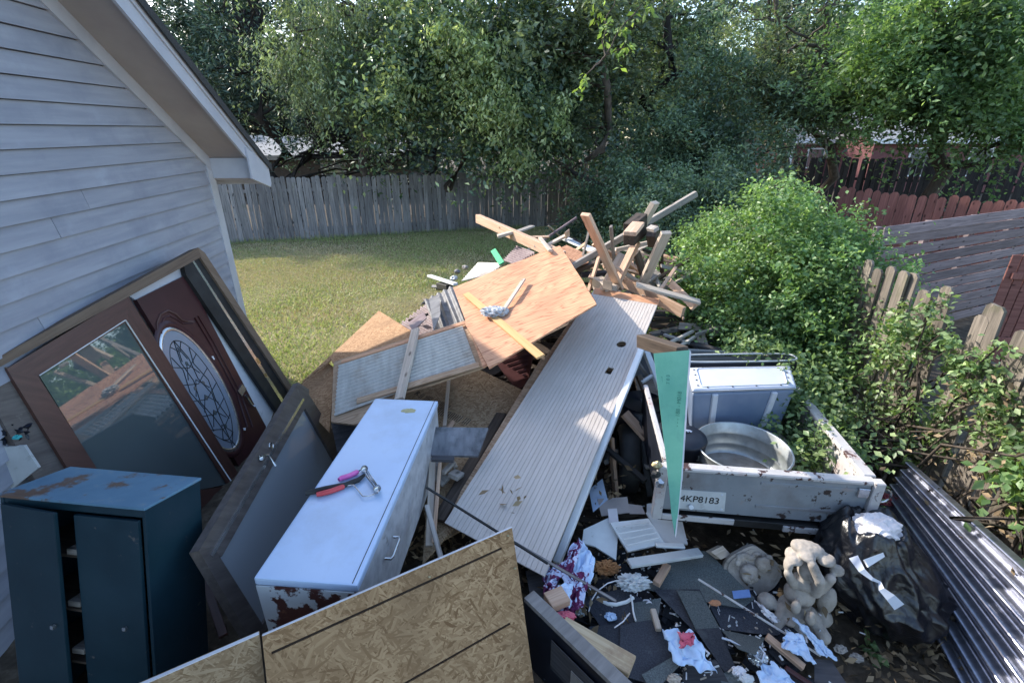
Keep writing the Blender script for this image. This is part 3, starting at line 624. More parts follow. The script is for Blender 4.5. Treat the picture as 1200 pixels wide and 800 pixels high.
L_PALE = leafmat('pale_elm_leaf', [(0, (0.111, 0.155, 0.094)), (.5, (0.208, 0.268, 0.164)), (1, (0.365, 0.431, 0.266))], .35, .4, (0.087, 0.131, 0.081))
L_GLOSS = leafmat('glossy_broad_leaf', [(0, (0.063, 0.107, 0.068)), (.6, (0.124, 0.184, 0.113)), (.85, (0.269, 0.335, 0.214)), (1, (0.457, 0.501, 0.237))], .35, .25, (.045, .08, .055), .5)
L_MID = leafmat('mid_green_leaf', [(0, (0.076, 0.131, 0.092)), (.6, (0.149, 0.226, 0.149)), (1, (0.294, 0.393, 0.240))], .35, .4, (.035, .065, .045), .45)
L_OLIVE = leafmat('olive_leaf', [(0, (0.087, 0.125, 0.081)), (.6, (0.171, 0.215, 0.127)), (1, (0.291, 0.335, 0.192))], .35, .5, (.05, .08, .055), .4)
L_LIME = leafmat('bright_green_leaf', [(0, (0.099, 0.171, 0.077)), (.6, (0.173, 0.283, 0.124)), (1, (0.305, 0.426, 0.196))], .45, .4, (.06, .11, .06), .5)
L_VINE = leafmat('vine_leaf', [(0, (0.112, 0.200, 0.079)), (.5, (0.209, 0.330, 0.132)), (1, (0.354, 0.486, 0.222))], .4, .42, (.09, .18, .08), 1.3)
L_VINE2 = leafmat('yellow_green_vine_leaf', [(0, (0.087, 0.153, 0.059)), (.5, (0.172, 0.260, 0.111)), (1, (0.304, 0.392, 0.183))], .35, .42)
L_LIT = leafmat('sunlit_bough_leaf', [(0, (0.171, 0.237, 0.105)), (.6, (0.316, 0.392, 0.195)), (1, (0.542, 0.586, 0.323))], .4, .35)  # sunlight is put into the lighter leaf colour of these boughs
L_TWIG = leafmat('fresh_lime_leaf', [(0, (0.147, 0.235, 0.070)), (1, (0.315, 0.425, 0.139))], .45, .4)
L_BROWN = leafmat('dry_leaf', [(0, (.10, .07, .04)), (.5, (.2, .14, .08)), (1, (.34, .26, .16))], .05, .8)

tree('cedar_tree', W(325, 235, 17.5)[:2] + (0,), W(300, 40, 17.5), .24, [blob(225, 25, 18, 2.4, 1.8, 2.4, 2), blob(300, 30, 18.5, 2.2, 1.8, 1.9, 2), blob(200, 80, 19, 3.0, 2, 1.5, 2), blob(350, 130, 19, 2.6, 1.6, 1.1, 2), blob(250, 110, 18, 2, 1.5, 1.2, 1.3)],
     42000, .17, L_DARK, BARK_D, 'dark blue green cedar rising behind the house roof edge', 11, droop=.15, aspect=.28, csig=.3)
tree('shade_tree', W(347, 235, 17.2)[:2] + (0,), W(352, 60, 17.2), .2, [blob(440, 140, 19.5, 2.6, 1.4, 1.3, 2), blob(520, 170, 20, 2.4, 1.4, .9, 1.3), blob(400, 60, 20, 3, 1.4, 2, 2)],
     22000, .2, L_DARK, BARK_D, 'forked black trunk and dark crown standing just behind the back fence', 12, droop=.2, aspect=.4, csig=.35)
tree('drooping_elm', W(430, 235, 16.8)[:2] + (0,), W(425, -20, 16), .17, [blob(390, 25, 15.2, 1.8, 1.2, 1.7, 2), blob(360, 70, 15, 1.0, .8, 1.0, 1), blob(420, 90, 15, .9, .8, .9, 1), blob(460, 20, 15.5, 1.6, 1, 1.3, 1.5), blob(380, 105, 14.8, .6, .6, .7, .5)],
     36000, .105, L_PALE, BARK, 'pale leaved tree with hanging sprays left of centre', 13, droop=.9, aspect=.33, csig=.17, cz=1.9, clump=70)
tree('broadleaf_tree', W(520, 235, 16.3)[:2] + (0,), W(560, -60, 15.5), .18, [blob(520, 40, 14.6, 1.9, 1.2, 1.5, 2), blob(490, 85, 14.3, 1.2, 1, .8, 1.2), blob(590, 60, 14.4, 1.7, 1.1, 1.6, 2), blob(610, 118, 13.8, 1.0, .8, .75, 1.2), blob(585, 160, 13.4, .35, .3, .3, .2), blob(622, 190, 13.2, .3, .3, .25, .15), blob(470, 115, 14.5, 1.0, .8, .4, .5), blob(640, 120, 14.4, 1.0, .8, 1.2, 1)],
     52000, .14, L_GLOSS, BARK, 'glossy broad leaved tree whose lowest sprays hang over the back fence', 14, droop=.55, aspect=.5, csig=.3, clump=45)
tree('young_trunk_tree', W(705, 265, 13.5)[:2] + (0,), W(712, -40, 13.5), .15, [blob(680, 20, 13.8, 1.6, 1.2, 1.3, 2), blob(650, 60, 14.6, 1.3, 1, 1.2, 1.2), blob(740, 40, 14.8, 1.3, 1, 1.4, 1.3), blob(665, 150, 14, .9, .7, .6, .7)],
     20000, .15, L_OLIVE, BARK, 'tree with bare brown trunk showing in the middle of the foliage', 15, droop=.4, aspect=.42, csig=.27)
tree('dark_evergreen', W(785, 260, 14.5)[:2] + (0,), W(781, -60, 14.5), .19, [blob(800, 190, 13.8, 1.7, 1.2, 1.1, 2), blob(840, 120, 14.4, 2.0, 1.2, 1.4, 2), blob(760, 150, 14.4, 1.1, .9, 1.4, 1.2), blob(880, 180, 13.6, 1.3, 1, .9, 1.2), blob(800, 50, 15.2, 1.3, .9, 1.3, 1)],
     46000, .115, L_MID, BARK_D, 'dense dark green tree with two black trunks right of centre', 16, droop=.45, aspect=.34, csig=.24, clump=70)
tree('feathery_tree', W(930, 240, 16.5)[:2] + (0,), W(905, -50, 16.5), .16, [blob(870, 75, 16, 1.9, 1.2, 1.3, 2), blob(930, 110, 15.6, 1.7, 1.1, 1.0, 1.5), blob(900, 20, 17, 1.6, 1.1, .9, .6)],
     24000, .13, L_OLIVE, BARK, 'airy olive tree with sky showing through near the top', 17, droop=.5, aspect=.3, csig=.26, clump=60, nl=14)
tree('fallen_limb_tree', W(985, 210, 15.8)[:2] + (0,), W(968, 10, 15.5), .17, [blob(990, 95, 14.8, 1.2, .8, .7, 1), blob(1000, 20, 16, 1.6, 1.0, .9, 1), blob(960, 110, 15, .9, .7, .4, .5), blob(1050, 110, 14.6, 1.1, .8, .6, .8)],
     17000, .15, L_MID, BARK, 'leaning tree with bare diagonal limbs above the red house', 18, droop=.5, aspect=.33, csig=.24, nl=16)
tree('bright_maple', W(1108, 235, 13.6)[:2] + (0,), W(1100, -40, 13.4), .23, [blob(1100, 40, 12.8, 1.9, 1.3, 1.3, 2.4), blob(1180, 70, 12.4, 1.5, 1.2, 1.4, 2), blob(1040, 70, 13.2, 1.1, .9, .9, 1), blob(1160, 130, 12.6, .9, .8, .5, .8), blob(1080, 120, 13, 1.0, .8, .35, .7), blob(1215, 150, 12, .8, .8, .5, .6)],
     66000, .115, L_LIME, BARK, 'sunlit bright green tree with thick trunk at the upper right', 19, droop=.4, aspect=.5, csig=.25, clump=60, nl=12)
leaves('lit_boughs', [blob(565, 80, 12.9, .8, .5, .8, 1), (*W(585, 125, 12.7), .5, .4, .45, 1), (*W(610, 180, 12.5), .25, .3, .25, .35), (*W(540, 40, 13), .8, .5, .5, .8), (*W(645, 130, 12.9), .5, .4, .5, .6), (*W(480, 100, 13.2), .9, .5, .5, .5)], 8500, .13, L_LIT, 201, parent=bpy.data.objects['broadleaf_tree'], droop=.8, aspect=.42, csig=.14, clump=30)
# far wood behind everything
o, _ = leaves('far_wood', [(x, 40 + 3 * math.sin(x), 6, 4.5, 2, 7, 1) for x in range(-52, 56, 6)] , 90000, .75, L_DARK, 31, droop=.2, aspect=.6, csig=.9, shell=.1); tagp(o, 'dark mass of far woodland behind the neighbouring houses', 'woodland', kind='stuff')
# extra bare trunks and the fallen branches
for i, (u, vt, vb, Y, r_, lab) in enumerate(((775, -20, 240, 15.5, .1, 'thin black trunk rising beside the thicker evergreen trunk'), (897, -20, 220, 18, .11, 'slim grey trunk at the sky gap right of centre'), (442, 120, 225, 18.5, .07, 'slender leaning trunk in the shade behind the back fence'), (505, 140, 225, 18.2, .08, 'shaded crooked trunk behind the middle of the back fence'))):
    bm = bmesh.new(); limb(bm, Vector((*W(u, vb, Y)[:2], 0)), Vector(W(u + 6, vt, Y)), r_, r_ * .6, 40 + i, .3, 9, 8)
    tagp(link('bare_trunk', bm_mesh('bare_trunk', bm, BARK_D, True)), lab, 'tree')
bm = bmesh.new()
for i, (a, b_) in enumerate((((930, 110), (1035, 38)), ((962, 60), (920, 30)), ((965, 62), (1045, 35)), ((955, 68), (985, 20)), ((925, 60), (965, 30)))):
    limb(bm, Vector(W(*a, 14.6)), Vector(W(*b_, 14.2)), .05, .02, 60 + i, .4)
tagp(link('hanging_limb', bm_mesh('hanging_limb', bm, BARK, True)), 'grey bare limbs crossing diagonally in the trees above the red house', 'branch')
bm = bmesh.new()
for i, (a, b_) in enumerate((((968, 185), (970, 130)), ((969, 132), (1000, 148)), ((972, 136), (990, 170)), ((1003, 165), (940, 150)), ((1000, 165), (1022, 140)), ((950, 128), (970, 145)))):
    limb(bm, Vector(W(*a, 15)), Vector(W(*b_, 14.8)), .03, .012, 70 + i, .4)
tagp(link('dead_branch', bm_mesh('dead_branch', bm, surf('bleached_bark', [(.3, (.35, .32, .28)), (.7, (.5, .46, .42))]), True)), 'bleached dead branch sticking up before the red house wall', 'branch')
# twig with fresh leaves hanging in front of the middle
bm = bmesh.new(); a = Vector(W(710, 65, 9)); ends = [Vector(W(722, -10, 9)), Vector(W(752, 5, 8.9)), Vector(W(683, 92, 9.1)), Vector(W(732, 55, 9)), Vector(W(690, 85, 8.8))]
for i, e in enumerate(ends): limb(bm, a, e, .014, .006, 80 + i, .3, 5, 5)
tw = empty('hanging_twig', a, 'lime leaved sprig on thin stems in front of the middle trees', 'branch'); link('stem', bm_mesh('stem', bm, BARK, True), Matrix.Identity(4), tw)
_lc = leaves('leaf_cluster', [(e.x, e.y, e.z, .08, .08, .1, 1) for e in ends] + [(*W(728, 35, 9), .12, .12, .15, 1), (*W(712, 20, 9), .1, .1, .1, 1)], 150, .13, L_TWIG, 82, parent=tw, droop=.6, aspect=.5, clump=6, csig=.06)[0]; _lc['kind'] = 'stuff'

# shrubs, vine mound
def shrub(name, blobs, n, size, lm, label, seed, cat='shrub', stems=8, **kw):
    c = blobs[0]; root = empty(name, (c[0], c[1], 0), label, cat); o, C = leaves('foliage', blobs, n, size, lm, seed, parent=root, **kw)
    bm = bmesh.new(); rr = random.Random(seed)
    for k in range(stems):
        q = Vector(C[rr.randrange(len(C))]); limb(bm, Vector((c[0] + rr.gauss(0, .2), c[1] + rr.gauss(0, .2), 0)), q, .018, .006, k, .7, 6, 5)
    link('stems', bm_mesh('stems', bm, BARK, True), Matrix.Identity(4), root); return root
shrub('thicket_shrub', [blob(712, 240, 12.6, .8, .6, .8, 1), blob(745, 245, 11.6, .8, .6, .85, 1), blob(672, 272, 12.6, .45, .4, .22, .2)], 22000, .09, L_MID, 'leafy thicket behind the tops of the broken timbers', 91, droop=.4, csig=.16, aspect=.5)
shrub('thicket_shrub', [blob(775, 265, 10.4, .9, .7, 1.0, 1), blob(810, 235, 11.5, .9, .6, .7, 1), blob(850, 225, 10.5, .9, .6, .6, .7)], 26000, .09, L_MID, 'dark bushy growth between the timber pile and the vine mound', 92, droop=.4, csig=.17, aspect=.45)
shrub('low_weeds', [(2.0, 6.9, .15, .9, .8, .3, 1), (2.9, 6.0, .15, .5, .8, .35, 1), (2.2, 5.6, .1, .5, .5, .25, .6), (1.6, 8.2, .15, 1.3, .8, .25, 1)], 14000, .06, L_VINE2, 'low ragged weeds on the ground right of the timber pile', 93, 'weeds', droop=.1, csig=.12, zmin=0, aspect=.4)
shrub('leaf_litter', [(1.8, 7, .03, 1.6, 1.4, .04, 1), (2.3, 2.0, .03, .7, .5, .03, 1), (.4, 2.6, .05, .6, .6, .03, .5), (-.4, 2.6, .05, .3, .6, .1, .5)], 5000, .07, L_BROWN, 'brown dry leaf litter on the bare ground', 94, 'leaf litter', droop=0, csig=.15, zmin=0.01, cz=.15, stems=0)
VM = [(3.05, 5.75, 1.35, .85, .9, .95, 2.4), (2.85, 6.5, 1.05, .7, .8, .8, 1.2), (3.5, 4.95, 1.0, .45, .6, .85, 1.4), (2.85, 4.9, .75, .5, .45, .7, 1.1), (3.6, 6.2, 1.2, .55, .8, .7, 1), (3.15, 5.3, 1.75, .55, .5, .4, .7), (2.7, 5.5, .85, .5, .6, .75, .8)]
shrub('vine_mound', VM, 125000, .052, L_VINE, 'big rounded mound of bright green vine beside the trailer', 95, 'vine', stems=24, droop=.25, csig=.085, aspect=.62, shell=.82, clump=45)
shrub('vine_mound', [(2.45, 4.0, .95, .28, .5, .28, 1), (2.5, 3.45, .85, .22, .4, .2, .8), (2.3, 3.2, .75, .22, .25, .12, .4)], 5200, .055, L_VINE2, 'yellow green vine spilling over the side wall of the trailer', 96, 'vine', stems=10, droop=.3, csig=.085, aspect=.6, shell=.5, clump=25)
shrub('fence_vine', [(3.25, 3.75, 1.5, .10, .3, .32, 1.3), (3.2, 3.95, .85, .15, .25, .5, .8), (3.25, 3.2, 1.45, .06, .35, .35, 1.2), (3.25, 3.35, .85, .05, .3, .45, .8), (3.27, 2.85, 1.3, .05, .25, .4, .9), (3.27, 2.5, 1.35, .04, .15, .2, .2)], 4000, .05, L_VINE2, 'vines climbing over the far end of the old grey fence', 97, 'vine', stems=20, droop=.5, csig=.05, aspect=.6, clump=22)
shrub('fence_vine', [(3.25, 2.5, 1.0, .05, .22, .12, 1), (3.25, 2.3, .8, .05, .12, .2, .5)], 420, .095, L_VINE, 'large leaved green vine on the near part of the grey fence', 98, 'vine', stems=8, droop=.4, csig=.05, aspect=.6, clump=12)
shrub('dry_fence_vine', [(3.3, 2.4, 1.35, .07, .5, .35, 1), (3.28, 2.0, .8, .06, .5, .5, 1), (3.3, 2.8, .8, .06, .3, .5, .8)], 1500, .05, L_BROWN, 'dry brown vine scraps clinging to the grey fence boards', 99, 'vine', stems=26, droop=.5, csig=.1, aspect=.5, clump=15)
def topx(p):
    q = p - CAM; yc = q.y * sp + q.z * cp; zc = q.y * cp - q.z * sp; return (600 + FOC * q.x / zc, 400 - FOC * yc / zc)
# ================================================================ DEBRIS PILE
def corr_on(name, px, zs, pitch, amp, mat, label=None, cat=None, group=None, parent=None, plane=None, off=0.0, along=0, th=.004, warp=0.0, prof='sin', th_px=10, clip=True):
    """ribbed sheet; px = 4 corners (first edge = across the ribs when along==0)"""
    if plane is None:
        a, b, c = [P(px[i][0], px[i][1], zs[i]) for i in range(3)]; plane = plane3(a, b, c)
    q = [hit(plane, u, v, off) for u, v in px]; M = frm(q[0], q[1] - q[0], plane[1]); Mi = M.inverted(); l = [Mi @ p for p in q]
    # bilinear quad in local xy with profile measured in metres along the average width
    Wd = ((l[1] - l[0]).length + (l[2] - l[3]).length) / 2; nx = max(8, int(Wd / pitch * th_px)); ny = 8; V = []; F = []; s = random.random() * 40
    for side in (0, 1):
        for j in range(ny + 1):
            for i in range(nx + 1):
                a = i / nx; t = j / ny; p = l[0].lerp(l[1], a).lerp(l[3].lerp(l[2], a), t); x = a * Wd / pitch
                if prof == 'sin': h = amp * math.sin(2 * math.pi * x)
                elif prof == 'groove': h = -amp if (x % 1) > .88 else 0
                else: h = amp * max(-.5, min(1, 1.6 * math.sin(2 * math.pi * x)))
                V.append((p.x, p.y, h - side * th + warp * noise.noise(Vector((p.x * 1.5 + s, p.y * 1.5, 0)))))
    Nn = (nx + 1) * (ny + 1)
    for j in range(ny):
        for i in range(nx):
            k = j * (nx + 1) + i; F.append((k, k + 1, k + nx + 2, k + nx + 1)); F.append((Nn + k, Nn + k + nx + 1, Nn + k + nx + 2, Nn + k + 1))
    for i in range(nx):
        F.append((i, Nn + i, Nn + i + 1, i + 1)); k = ny * (nx + 1) + i; F.append((k, k + 1, Nn + k + 1, Nn + k))
    for j in range(ny):
        k = j * (nx + 1); F.append((k, k + nx + 1, Nn + k + nx + 1, Nn + k)); k += nx; F.append((k, Nn + k, Nn + k + nx + 1, k + nx + 1))
    me = mesh(name, V, F, mat); bm = bmesh.new(); bm.from_mesh(me); bmesh.ops.recalc_face_normals(bm, faces=bm.faces[:]); bm.to_mesh(me); bm.free()
    o = link(name, me, M, parent); tagp(o, label, cat, group); return o, plane

# --- large grooved wall panel lying over the heap
pp = [(697, 338), (773, 351), (638, 675), (521, 612)]
pan, PL = corr_on('grooved_panel', pp, (1.35, 1.35, .45), .034, .0045, PANEL, 'long pale grooved wall panel sloping down the heap with two cut holes', 'panel', prof='groove', th=.012, th_px=12)
Mi = WM[pan.name].inverted()
def cutter_at(u, v, f):
    p = Mi @ hit(PL, u, v); bm = bmesh.new(); f(bm, p); c = link('cutter', bm_mesh('cutter', bm, None), WM[pan.name]); return c
c1 = cutter_at(728, 403, lambda bm, p: add_prism(bm, [(p.x + .045 * math.cos(a), p.y + .05 * math.sin(a)) for a in np.linspace(0, 2 * math.pi, 25)[:-1]], -.06, .06))
c2 = cutter_at(714, 434, lambda bm, p: add_prism(bm, [(p.x - .03, p.y - .045), (p.x + .03, p.y - .045), (p.x + .03, p.y + .045), (p.x - .03, p.y + .045)], -.06, .06))
bpy.context.view_layer.update(); cut(pan, [c1, c2])
bm = bmesh.new(); Mb = hit(PL, 728, 402, -.1); 
hb, _ = plate('plywood_backing_strip', [(697, 337), (773, 350), (771, 357), (695, 344)], None, .02, PLY, parent=pan, plane=PL, off=.003)
bk, _ = plate('backing_board', [(690, 344), (770, 357), (640, 666), (618, 655), (528, 607), (604, 470)], None, .03, PLY2, parent=pan, plane=PL, off=-.045)
c3 = cutter_at(728, 403, lambda bm, p: add_prism(bm, [(p.x + .06 * math.cos(a), p.y + .065 * math.sin(a)) for a in np.linspace(0, 2 * math.pi, 17)[:-1]], -.2, .1))
c4 = cutter_at(714, 434, lambda bm, p: add_prism(bm, [(p.x - .045, p.y - .06), (p.x + .045, p.y - .06), (p.x + .045, p.y + .06), (p.x - .045, p.y + .06)], -.2, .1))
bpy.context.view_layer.update(); cut(bk, [c3, c4])
plate('plywood_edge_strip', [(634, 420), (646, 423), (546, 592), (523, 612), (540, 575)], None, .03, PLY2, 'brown plywood strip showing along the left edge of the grooved panel', 'board', plane=PL, off=-.05)
beam('fallen_dark_plank', P(588, 485, .62), P(514, 610, .42), .10, .035, PINE_DARK, 'dark rotten plank lying against the left side of the grooved panel', 'plank', roll=8)
beam('metal_channel', P(752, 408, 1.14), P(652, 660, .34), .055, .05, WHITE, 'long white metal channel running down the right side of the grooved panel', 'channel', bev=.006)
beam('dark_edge_beam', P(728, 458, .82), P(636, 668, .28), .06, .05, PINE_DARK, 'dark beam hidden between grooved panel and white metal channel', 'plank')
beam('thin_dark_rod', P(500, 571, .80), P(642, 660, .62), .012, .012, BLACK, 'thin dark rod crossing the lower end of the grooved panel', 'rod', bev=0)
beam('metal_pole', P(602, 635, .66), P(722, 704, .30), .020, .020, surf('tarnished_pole', [(.3, (.16, .13, .13)), (.7, (.30, .27, .27))], nscale=12, rough=.4, metal=.5), 'tarnished brown metal pole resting on the patterned cloth', 'pole', bev=.006)
# small debris hollow at panel foot
plate('dark_scrap', [(633, 662), (655, 664), (655, 700), (620, 690)], (.3, .3, .22), .02, WOOD_BLACK, 'black scrap board tucked under the foot of the grooved panel', 'scrap')

# --- large fir plywood on top
pl, PW = plate('fir_plywood_sheet', [(531, 337), (656, 287), (698, 353), (566, 430)], (1.3, 1.7, 1.5), .018, PLY, 'large orange fir plywood sheet on top of the heap with a batten and rag', 'plywood', warp=.02)
plate('fir_plywood_sheet', [(545, 379), (683, 330), (699, 356), (573, 431)], None, .016, PLY, 'second orange plywood sheet overlapping the front edge of the large one', 'plywood', plane=PW, off=.022)
def on(name, a, b, wd, th, mat, plane, off, label=None, cat=None, parent=None):
    return beam(name, hit(plane, *a, off + th / 2), hit(plane, *b, off + th / 2), wd, th, mat, label, cat, parent=parent, up=plane[1])
BATTEN = wood('yellow_batten', (.52, .30, .12), (.66, .42, .20), knots=False, jit=0)
on('yellow_batten', (546, 344), (634, 418), .075, .018, BATTEN, PW, .022, 'yellow tan batten nailed diagonally across the plywood', 'batten')
on('short_stick', (614, 327), (587, 368), .045, .02, PINE_PALE, PW, .045, 'short pale stick lying on the plywood and wrapped in the rag', 'stick')
def crumple(name, c, rx, ry, rz, mat, label, cat, seed, freq=9, amp=.45, sub=4, parent=None, M=None):
    bm = bmesh.new(); bmesh.ops.create_icosphere(bm, subdivisions=sub, radius=1); s = Vector((seed * 3.7, seed, 0))
    for v in bm.verts:
        d = v.co.normalized(); n_ = 1 - abs(noise.noise(d * freq * .35 + s)) * 2; n2_ = noise.noise(d * freq + s)
        v.co = Vector((d.x * rx, d.y * ry, d.z * rz)) * (1 + amp * (n_ - .5) + amp * .5 * n2_)
    o = link(name, bm_mesh(name, bm, mat, False), Matrix.Translation(c) if M is None else M, parent); return tagp(o, label, cat)
crumple('rag', hit(PW, 580, 365, .06), .13, .08, .045, RAG, 'crumpled grey and white rag on the plywood batten', 'rag', 3)

# --- grey ribbed sheet with plywood rims
gs, GP = plate('ribbed_sheet_backing', [(391, 424), (546, 375), (566, 430), (500, 452), (462, 462), (446, 492), (414, 497), (388, 494)], (.85, 1.2, 1.05), .02, PLY2, 'plywood backed sheet of grey ribbed plastic in the left of the heap', 'panel')
corr_on('ribbed_plastic', [(392, 487), (397, 428), (542, 382), (558, 426)], None, .052, .014, CORR, parent=gs, plane=GP, off=.014)
# battens hold the sheet
on('rim_board', (400, 424), (545, 378), .05, .012, PLY, GP, .024, parent=gs)
on('rim_board', (418, 470), (562, 427), .075, .014, PLY2, GP, .026, parent=gs)
beam('nailed_board', hit(GP, 487, 386, .07), hit(GP, 468, 468, .07), .085, .035, PINE_PALE, 'greyish board lying across the ribbed plastic sheet', 'plank', up=GP[1], roll=10)
# OSB pieces at left
plate('osb_sheet', [(444, 364), (486, 390), (470, 412), (392, 430), (388, 421), (354, 447)], (.78, .98, .95), .016, OSB_P, 'sunlit triangular corner of strand board pointing towards the lawn', 'strand board')
plate('osb_sheet', [(355, 447), (385, 425), (391, 430), (386, 506), (360, 480), (346, 462)], (.55, .62, .62), .016, OSB_P, 'narrow strand board strip hanging down left of the ribbed plastic', 'strand board')
plate('dark_board', [(388, 494), (440, 480), (430, 520), (395, 530)], (.6, .7, .5), .02, WOOD_BLACK, 'dark board in the gap below the ribbed plastic sheet', 'plank')
plate('old_plank', [(415, 470), (452, 460), (462, 500), (420, 540)], (.68, .8, .62), .02, PINE_DARK, 'dark plank end behind the freezer', 'plank')
# strand board floor of the hollow
ob, OP = plate('osb_sheet', [(455, 460), (560, 432), (640, 470), (560, 610), (505, 640), (480, 520)], (.55, .72, .70), .016, OSB, 'large brown strand board lying low in the hollow of the heap', 'strand board')
plate('osb_sheet', [(505, 530), (580, 528), (548, 600), (495, 660)], None, .016, OSB, 'lower strand board piece with dark gap between freezer and grooved panel', 'strand board', plane=OP, off=.02)
# print on the strand board: stencilled lettering and edge-seal bars
pr = None
def print_on(parent, plane, a, b, off, body, size, mat, ext=.0006, flip=1):
    A = hit(plane, *a, off); B = hit(plane, *b, off); M = frm(A, B - A, plane[1])
    return text_obj('lettering', body, size, M, mat, parent, ext, 'LEFT')
print_on(ob, OP, (487, 460), (575, 500), .002, 'R || |||| ||||||||||', .085, INK)
print_on(ob, OP, (512, 480), (572, 502), .002, '||||||||||||| |||', .09, INK)
on('batten', (526, 444), (521, 500), .03, .03, PINE_PALE, OP, .03, 'thin upright batten standing over the printed strand board', 'batten')
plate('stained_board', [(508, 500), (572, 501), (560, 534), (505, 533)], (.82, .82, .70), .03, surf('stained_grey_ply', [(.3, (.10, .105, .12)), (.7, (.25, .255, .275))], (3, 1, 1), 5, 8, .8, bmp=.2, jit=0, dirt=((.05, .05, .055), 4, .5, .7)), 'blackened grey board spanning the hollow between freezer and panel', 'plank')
beam('board_stub', P(506, 537, .74), P(532, 538, .74), .05, .03, WOOD_BLACK, 'black stub of board under the blackened grey board', 'plank')  # black stub just below the grey board
beam('batten', P(507, 540, .66), P(503, 640, .40), .05, .03, PINE_PALE, 'pale batten standing beside the freezer side, left one of the pair', 'batten')
beam('batten', P(516, 538, .68), P(508, 636, .42), .025, .03, PINE, 'yellowish thin batten, right one of the pair by the freezer', 'batten')
beam('white_stick', P(500, 592, .74), P(517, 655, .62), .03, .03, PINE_OLD, 'short pale grey stick leaning in the debris beside the freezer handle', 'stick')
# maroon slats in the dark recess
root, RP = plate('louvre_panel', [(578, 420), (626, 408), (618, 452), (604, 456)], (.75, .86, .72), .02, MAROON, 'dark maroon louvred panel in the recess under the plywood', 'panel')
for k in range(5):
    t = k / 5; on('slat', (588 + 6 * k, 424 + t * 4 + 5 * k * .6), (620 - 1 * k, 414 + t * 30), .02, .014, MAROON, RP, .008, parent=root)
# maroon and grey old roofing behind
corr_on('old_roofing_sheet', [(462, 386), (506, 348), (540, 372), (496, 402)], (.72, .85, .95), .075, .014, CORR_M, 'maroon brown corrugated roofing sheet edge by the lawn', 'roofing', warp=.02)
corr_on('old_roofing_sheet', [(497, 352), (531, 335), (548, 376), (512, 390)], (.95, 1.08, 1.05), .085, .016, CORR_D, 'dull grey corrugated roofing piece left of the plywood', 'roofing', warp=.02)
plate('roofing_scrap', [(478, 378), (496, 365), (500, 372), (484, 388)], (1.0, 1.03, 1.05), .01, CORR_M, 'brown splinter of roofing lying over the maroon sheet', 'scrap')
plate('roofing_scrap', [(503, 350), (515, 344), (516, 368), (508, 388)], (1.07, 1.1, 1.1), .01, CORR_D, 'torn grey roofing strip between the maroon and grey sheets', 'scrap')
corr_on('clear_roofing_sheet', [(541, 329), (560, 308), (590, 309), (572, 322)], (1.15, 1.2, 1.3), .06, .01, CORR, 'pale clear ribbed plastic sheet sticking out behind the plywood', 'roofing')
corr_on('brown_ribbed_scrap', [(590, 305), (606, 288), (628, 296), (604, 310)], (1.35, 1.4, 1.45), .07, .018, CORR_M, 'brown ribbed roofing bits behind the upper corner of the plywood', 'roofing')
beam('white_trim_board', P(503, 323, .98), P(534, 333, 1.10), .07, .03, WHITE, 'short white trim board jutting over the lawn', 'trim board')
beam('black_bracket', P(515, 334, .95), P(527, 337, 1.0), .1, .08, BLACK, 'black plastic bit under the white trim board', 'scrap')
beam('green_stake', P(578, 293, 1.33), P(588, 309, 1.32), .085, .02, surf('green_plastic', [(.3, (.04, .34, .14)), (.7, (.06, .42, .2))], nscale=6, jit=0), 'bright green plastic strip sticking up from the pile', 'strip', up=Vector((0, -1, .4)))
for i, (u, v) in enumerate(((536, 318), (545, 313), (552, 322), (532, 326))):
    crumple('rubble_scrap', P(u, v, 1.0 + .02 * i), .05, .05, .035, (CORR_D, PINE_OLD, CORR_M, LTGREY)[i], ('small grey rubble lump at the left edge of the clear sheet', 'weathered wood chip above the white trim board', 'maroon chip beside the plywood corner', 'pale chip just above the plywood corner')[i], 'rubble', 20 + i, sub=2)

# --- broken timbers
def tim(a, b, wd, ht, mat, label, roll=0, name='timber', cat='timber', group=None, hanger=False, **k):
    o = beam(name, P(*a), P(*b), wd, ht, mat, label, cat, group, roll=roll, bev=.004, **k); return o
tim((560, 256, 1.62), (660, 301, 1.52), .085, .14, PINE, 'long pinkish timber reaching out over the lawn at the left of the pile')
tim((583, 277, 1.55), (604, 271, 1.62), .14, .04, PINE_PALE, 'short crosspiece under the timber that reaches over the lawn')
tim((602, 273, 1.50), (624, 265, 1.50), .10, .03, PINE_OLD, 'thin grey board behind the timber that reaches over the lawn')
tim((633, 279, 1.65), (645, 294, 1.68), .05, .03, PINE_PALE, 'small splinter standing up behind the plywood corner')
tim((661, 279, 1.30), (704, 297, 1.30), .16, .03, WHITE, 'white gutter-like board behind the plywood peak', name='white_board', cat='board')
plate('curved_ply_scrap', [(655, 291), (664, 287), (684, 296), (690, 307), (676, 312), (664, 303)], (1.5, 1.5, 1.46), .01, PLY, 'rounded plywood scrap right of the plywood peak', 'scrap')
tim((691, 268, 1.8), (683, 300, 1.45), .035, .02, PINE_OLD, 'thin grey lath leaning behind the leftmost upright timber', name='lath', cat='lath')
tim((686, 251, 2.25), (726, 338, 1.32), .045, .105, PINE, 'tall pink timber tilting left, leftmost upright of the pile', 90)
tim((768, 237, 2.28), (744, 280, 1.85), .06, .12, PINE_PALE, 'pale timber standing behind the long grey pole', 90)
tim((816, 227, 2.30), (668, 314, 1.50), .06, .07, PINE_OLD, 'long grey pole crossing the whole top of the pile')
tim((737, 275, 1.98), (752, 262, 2.05), .13, .24, PINE_DARK, 'thick beam stub showing its dark sawn end in the middle of the pile', 0)
tim((738, 274, 2.12), (748, 262, 2.16), .12, .04, PINE, 'thin light board capping the thick dark-ended stub')
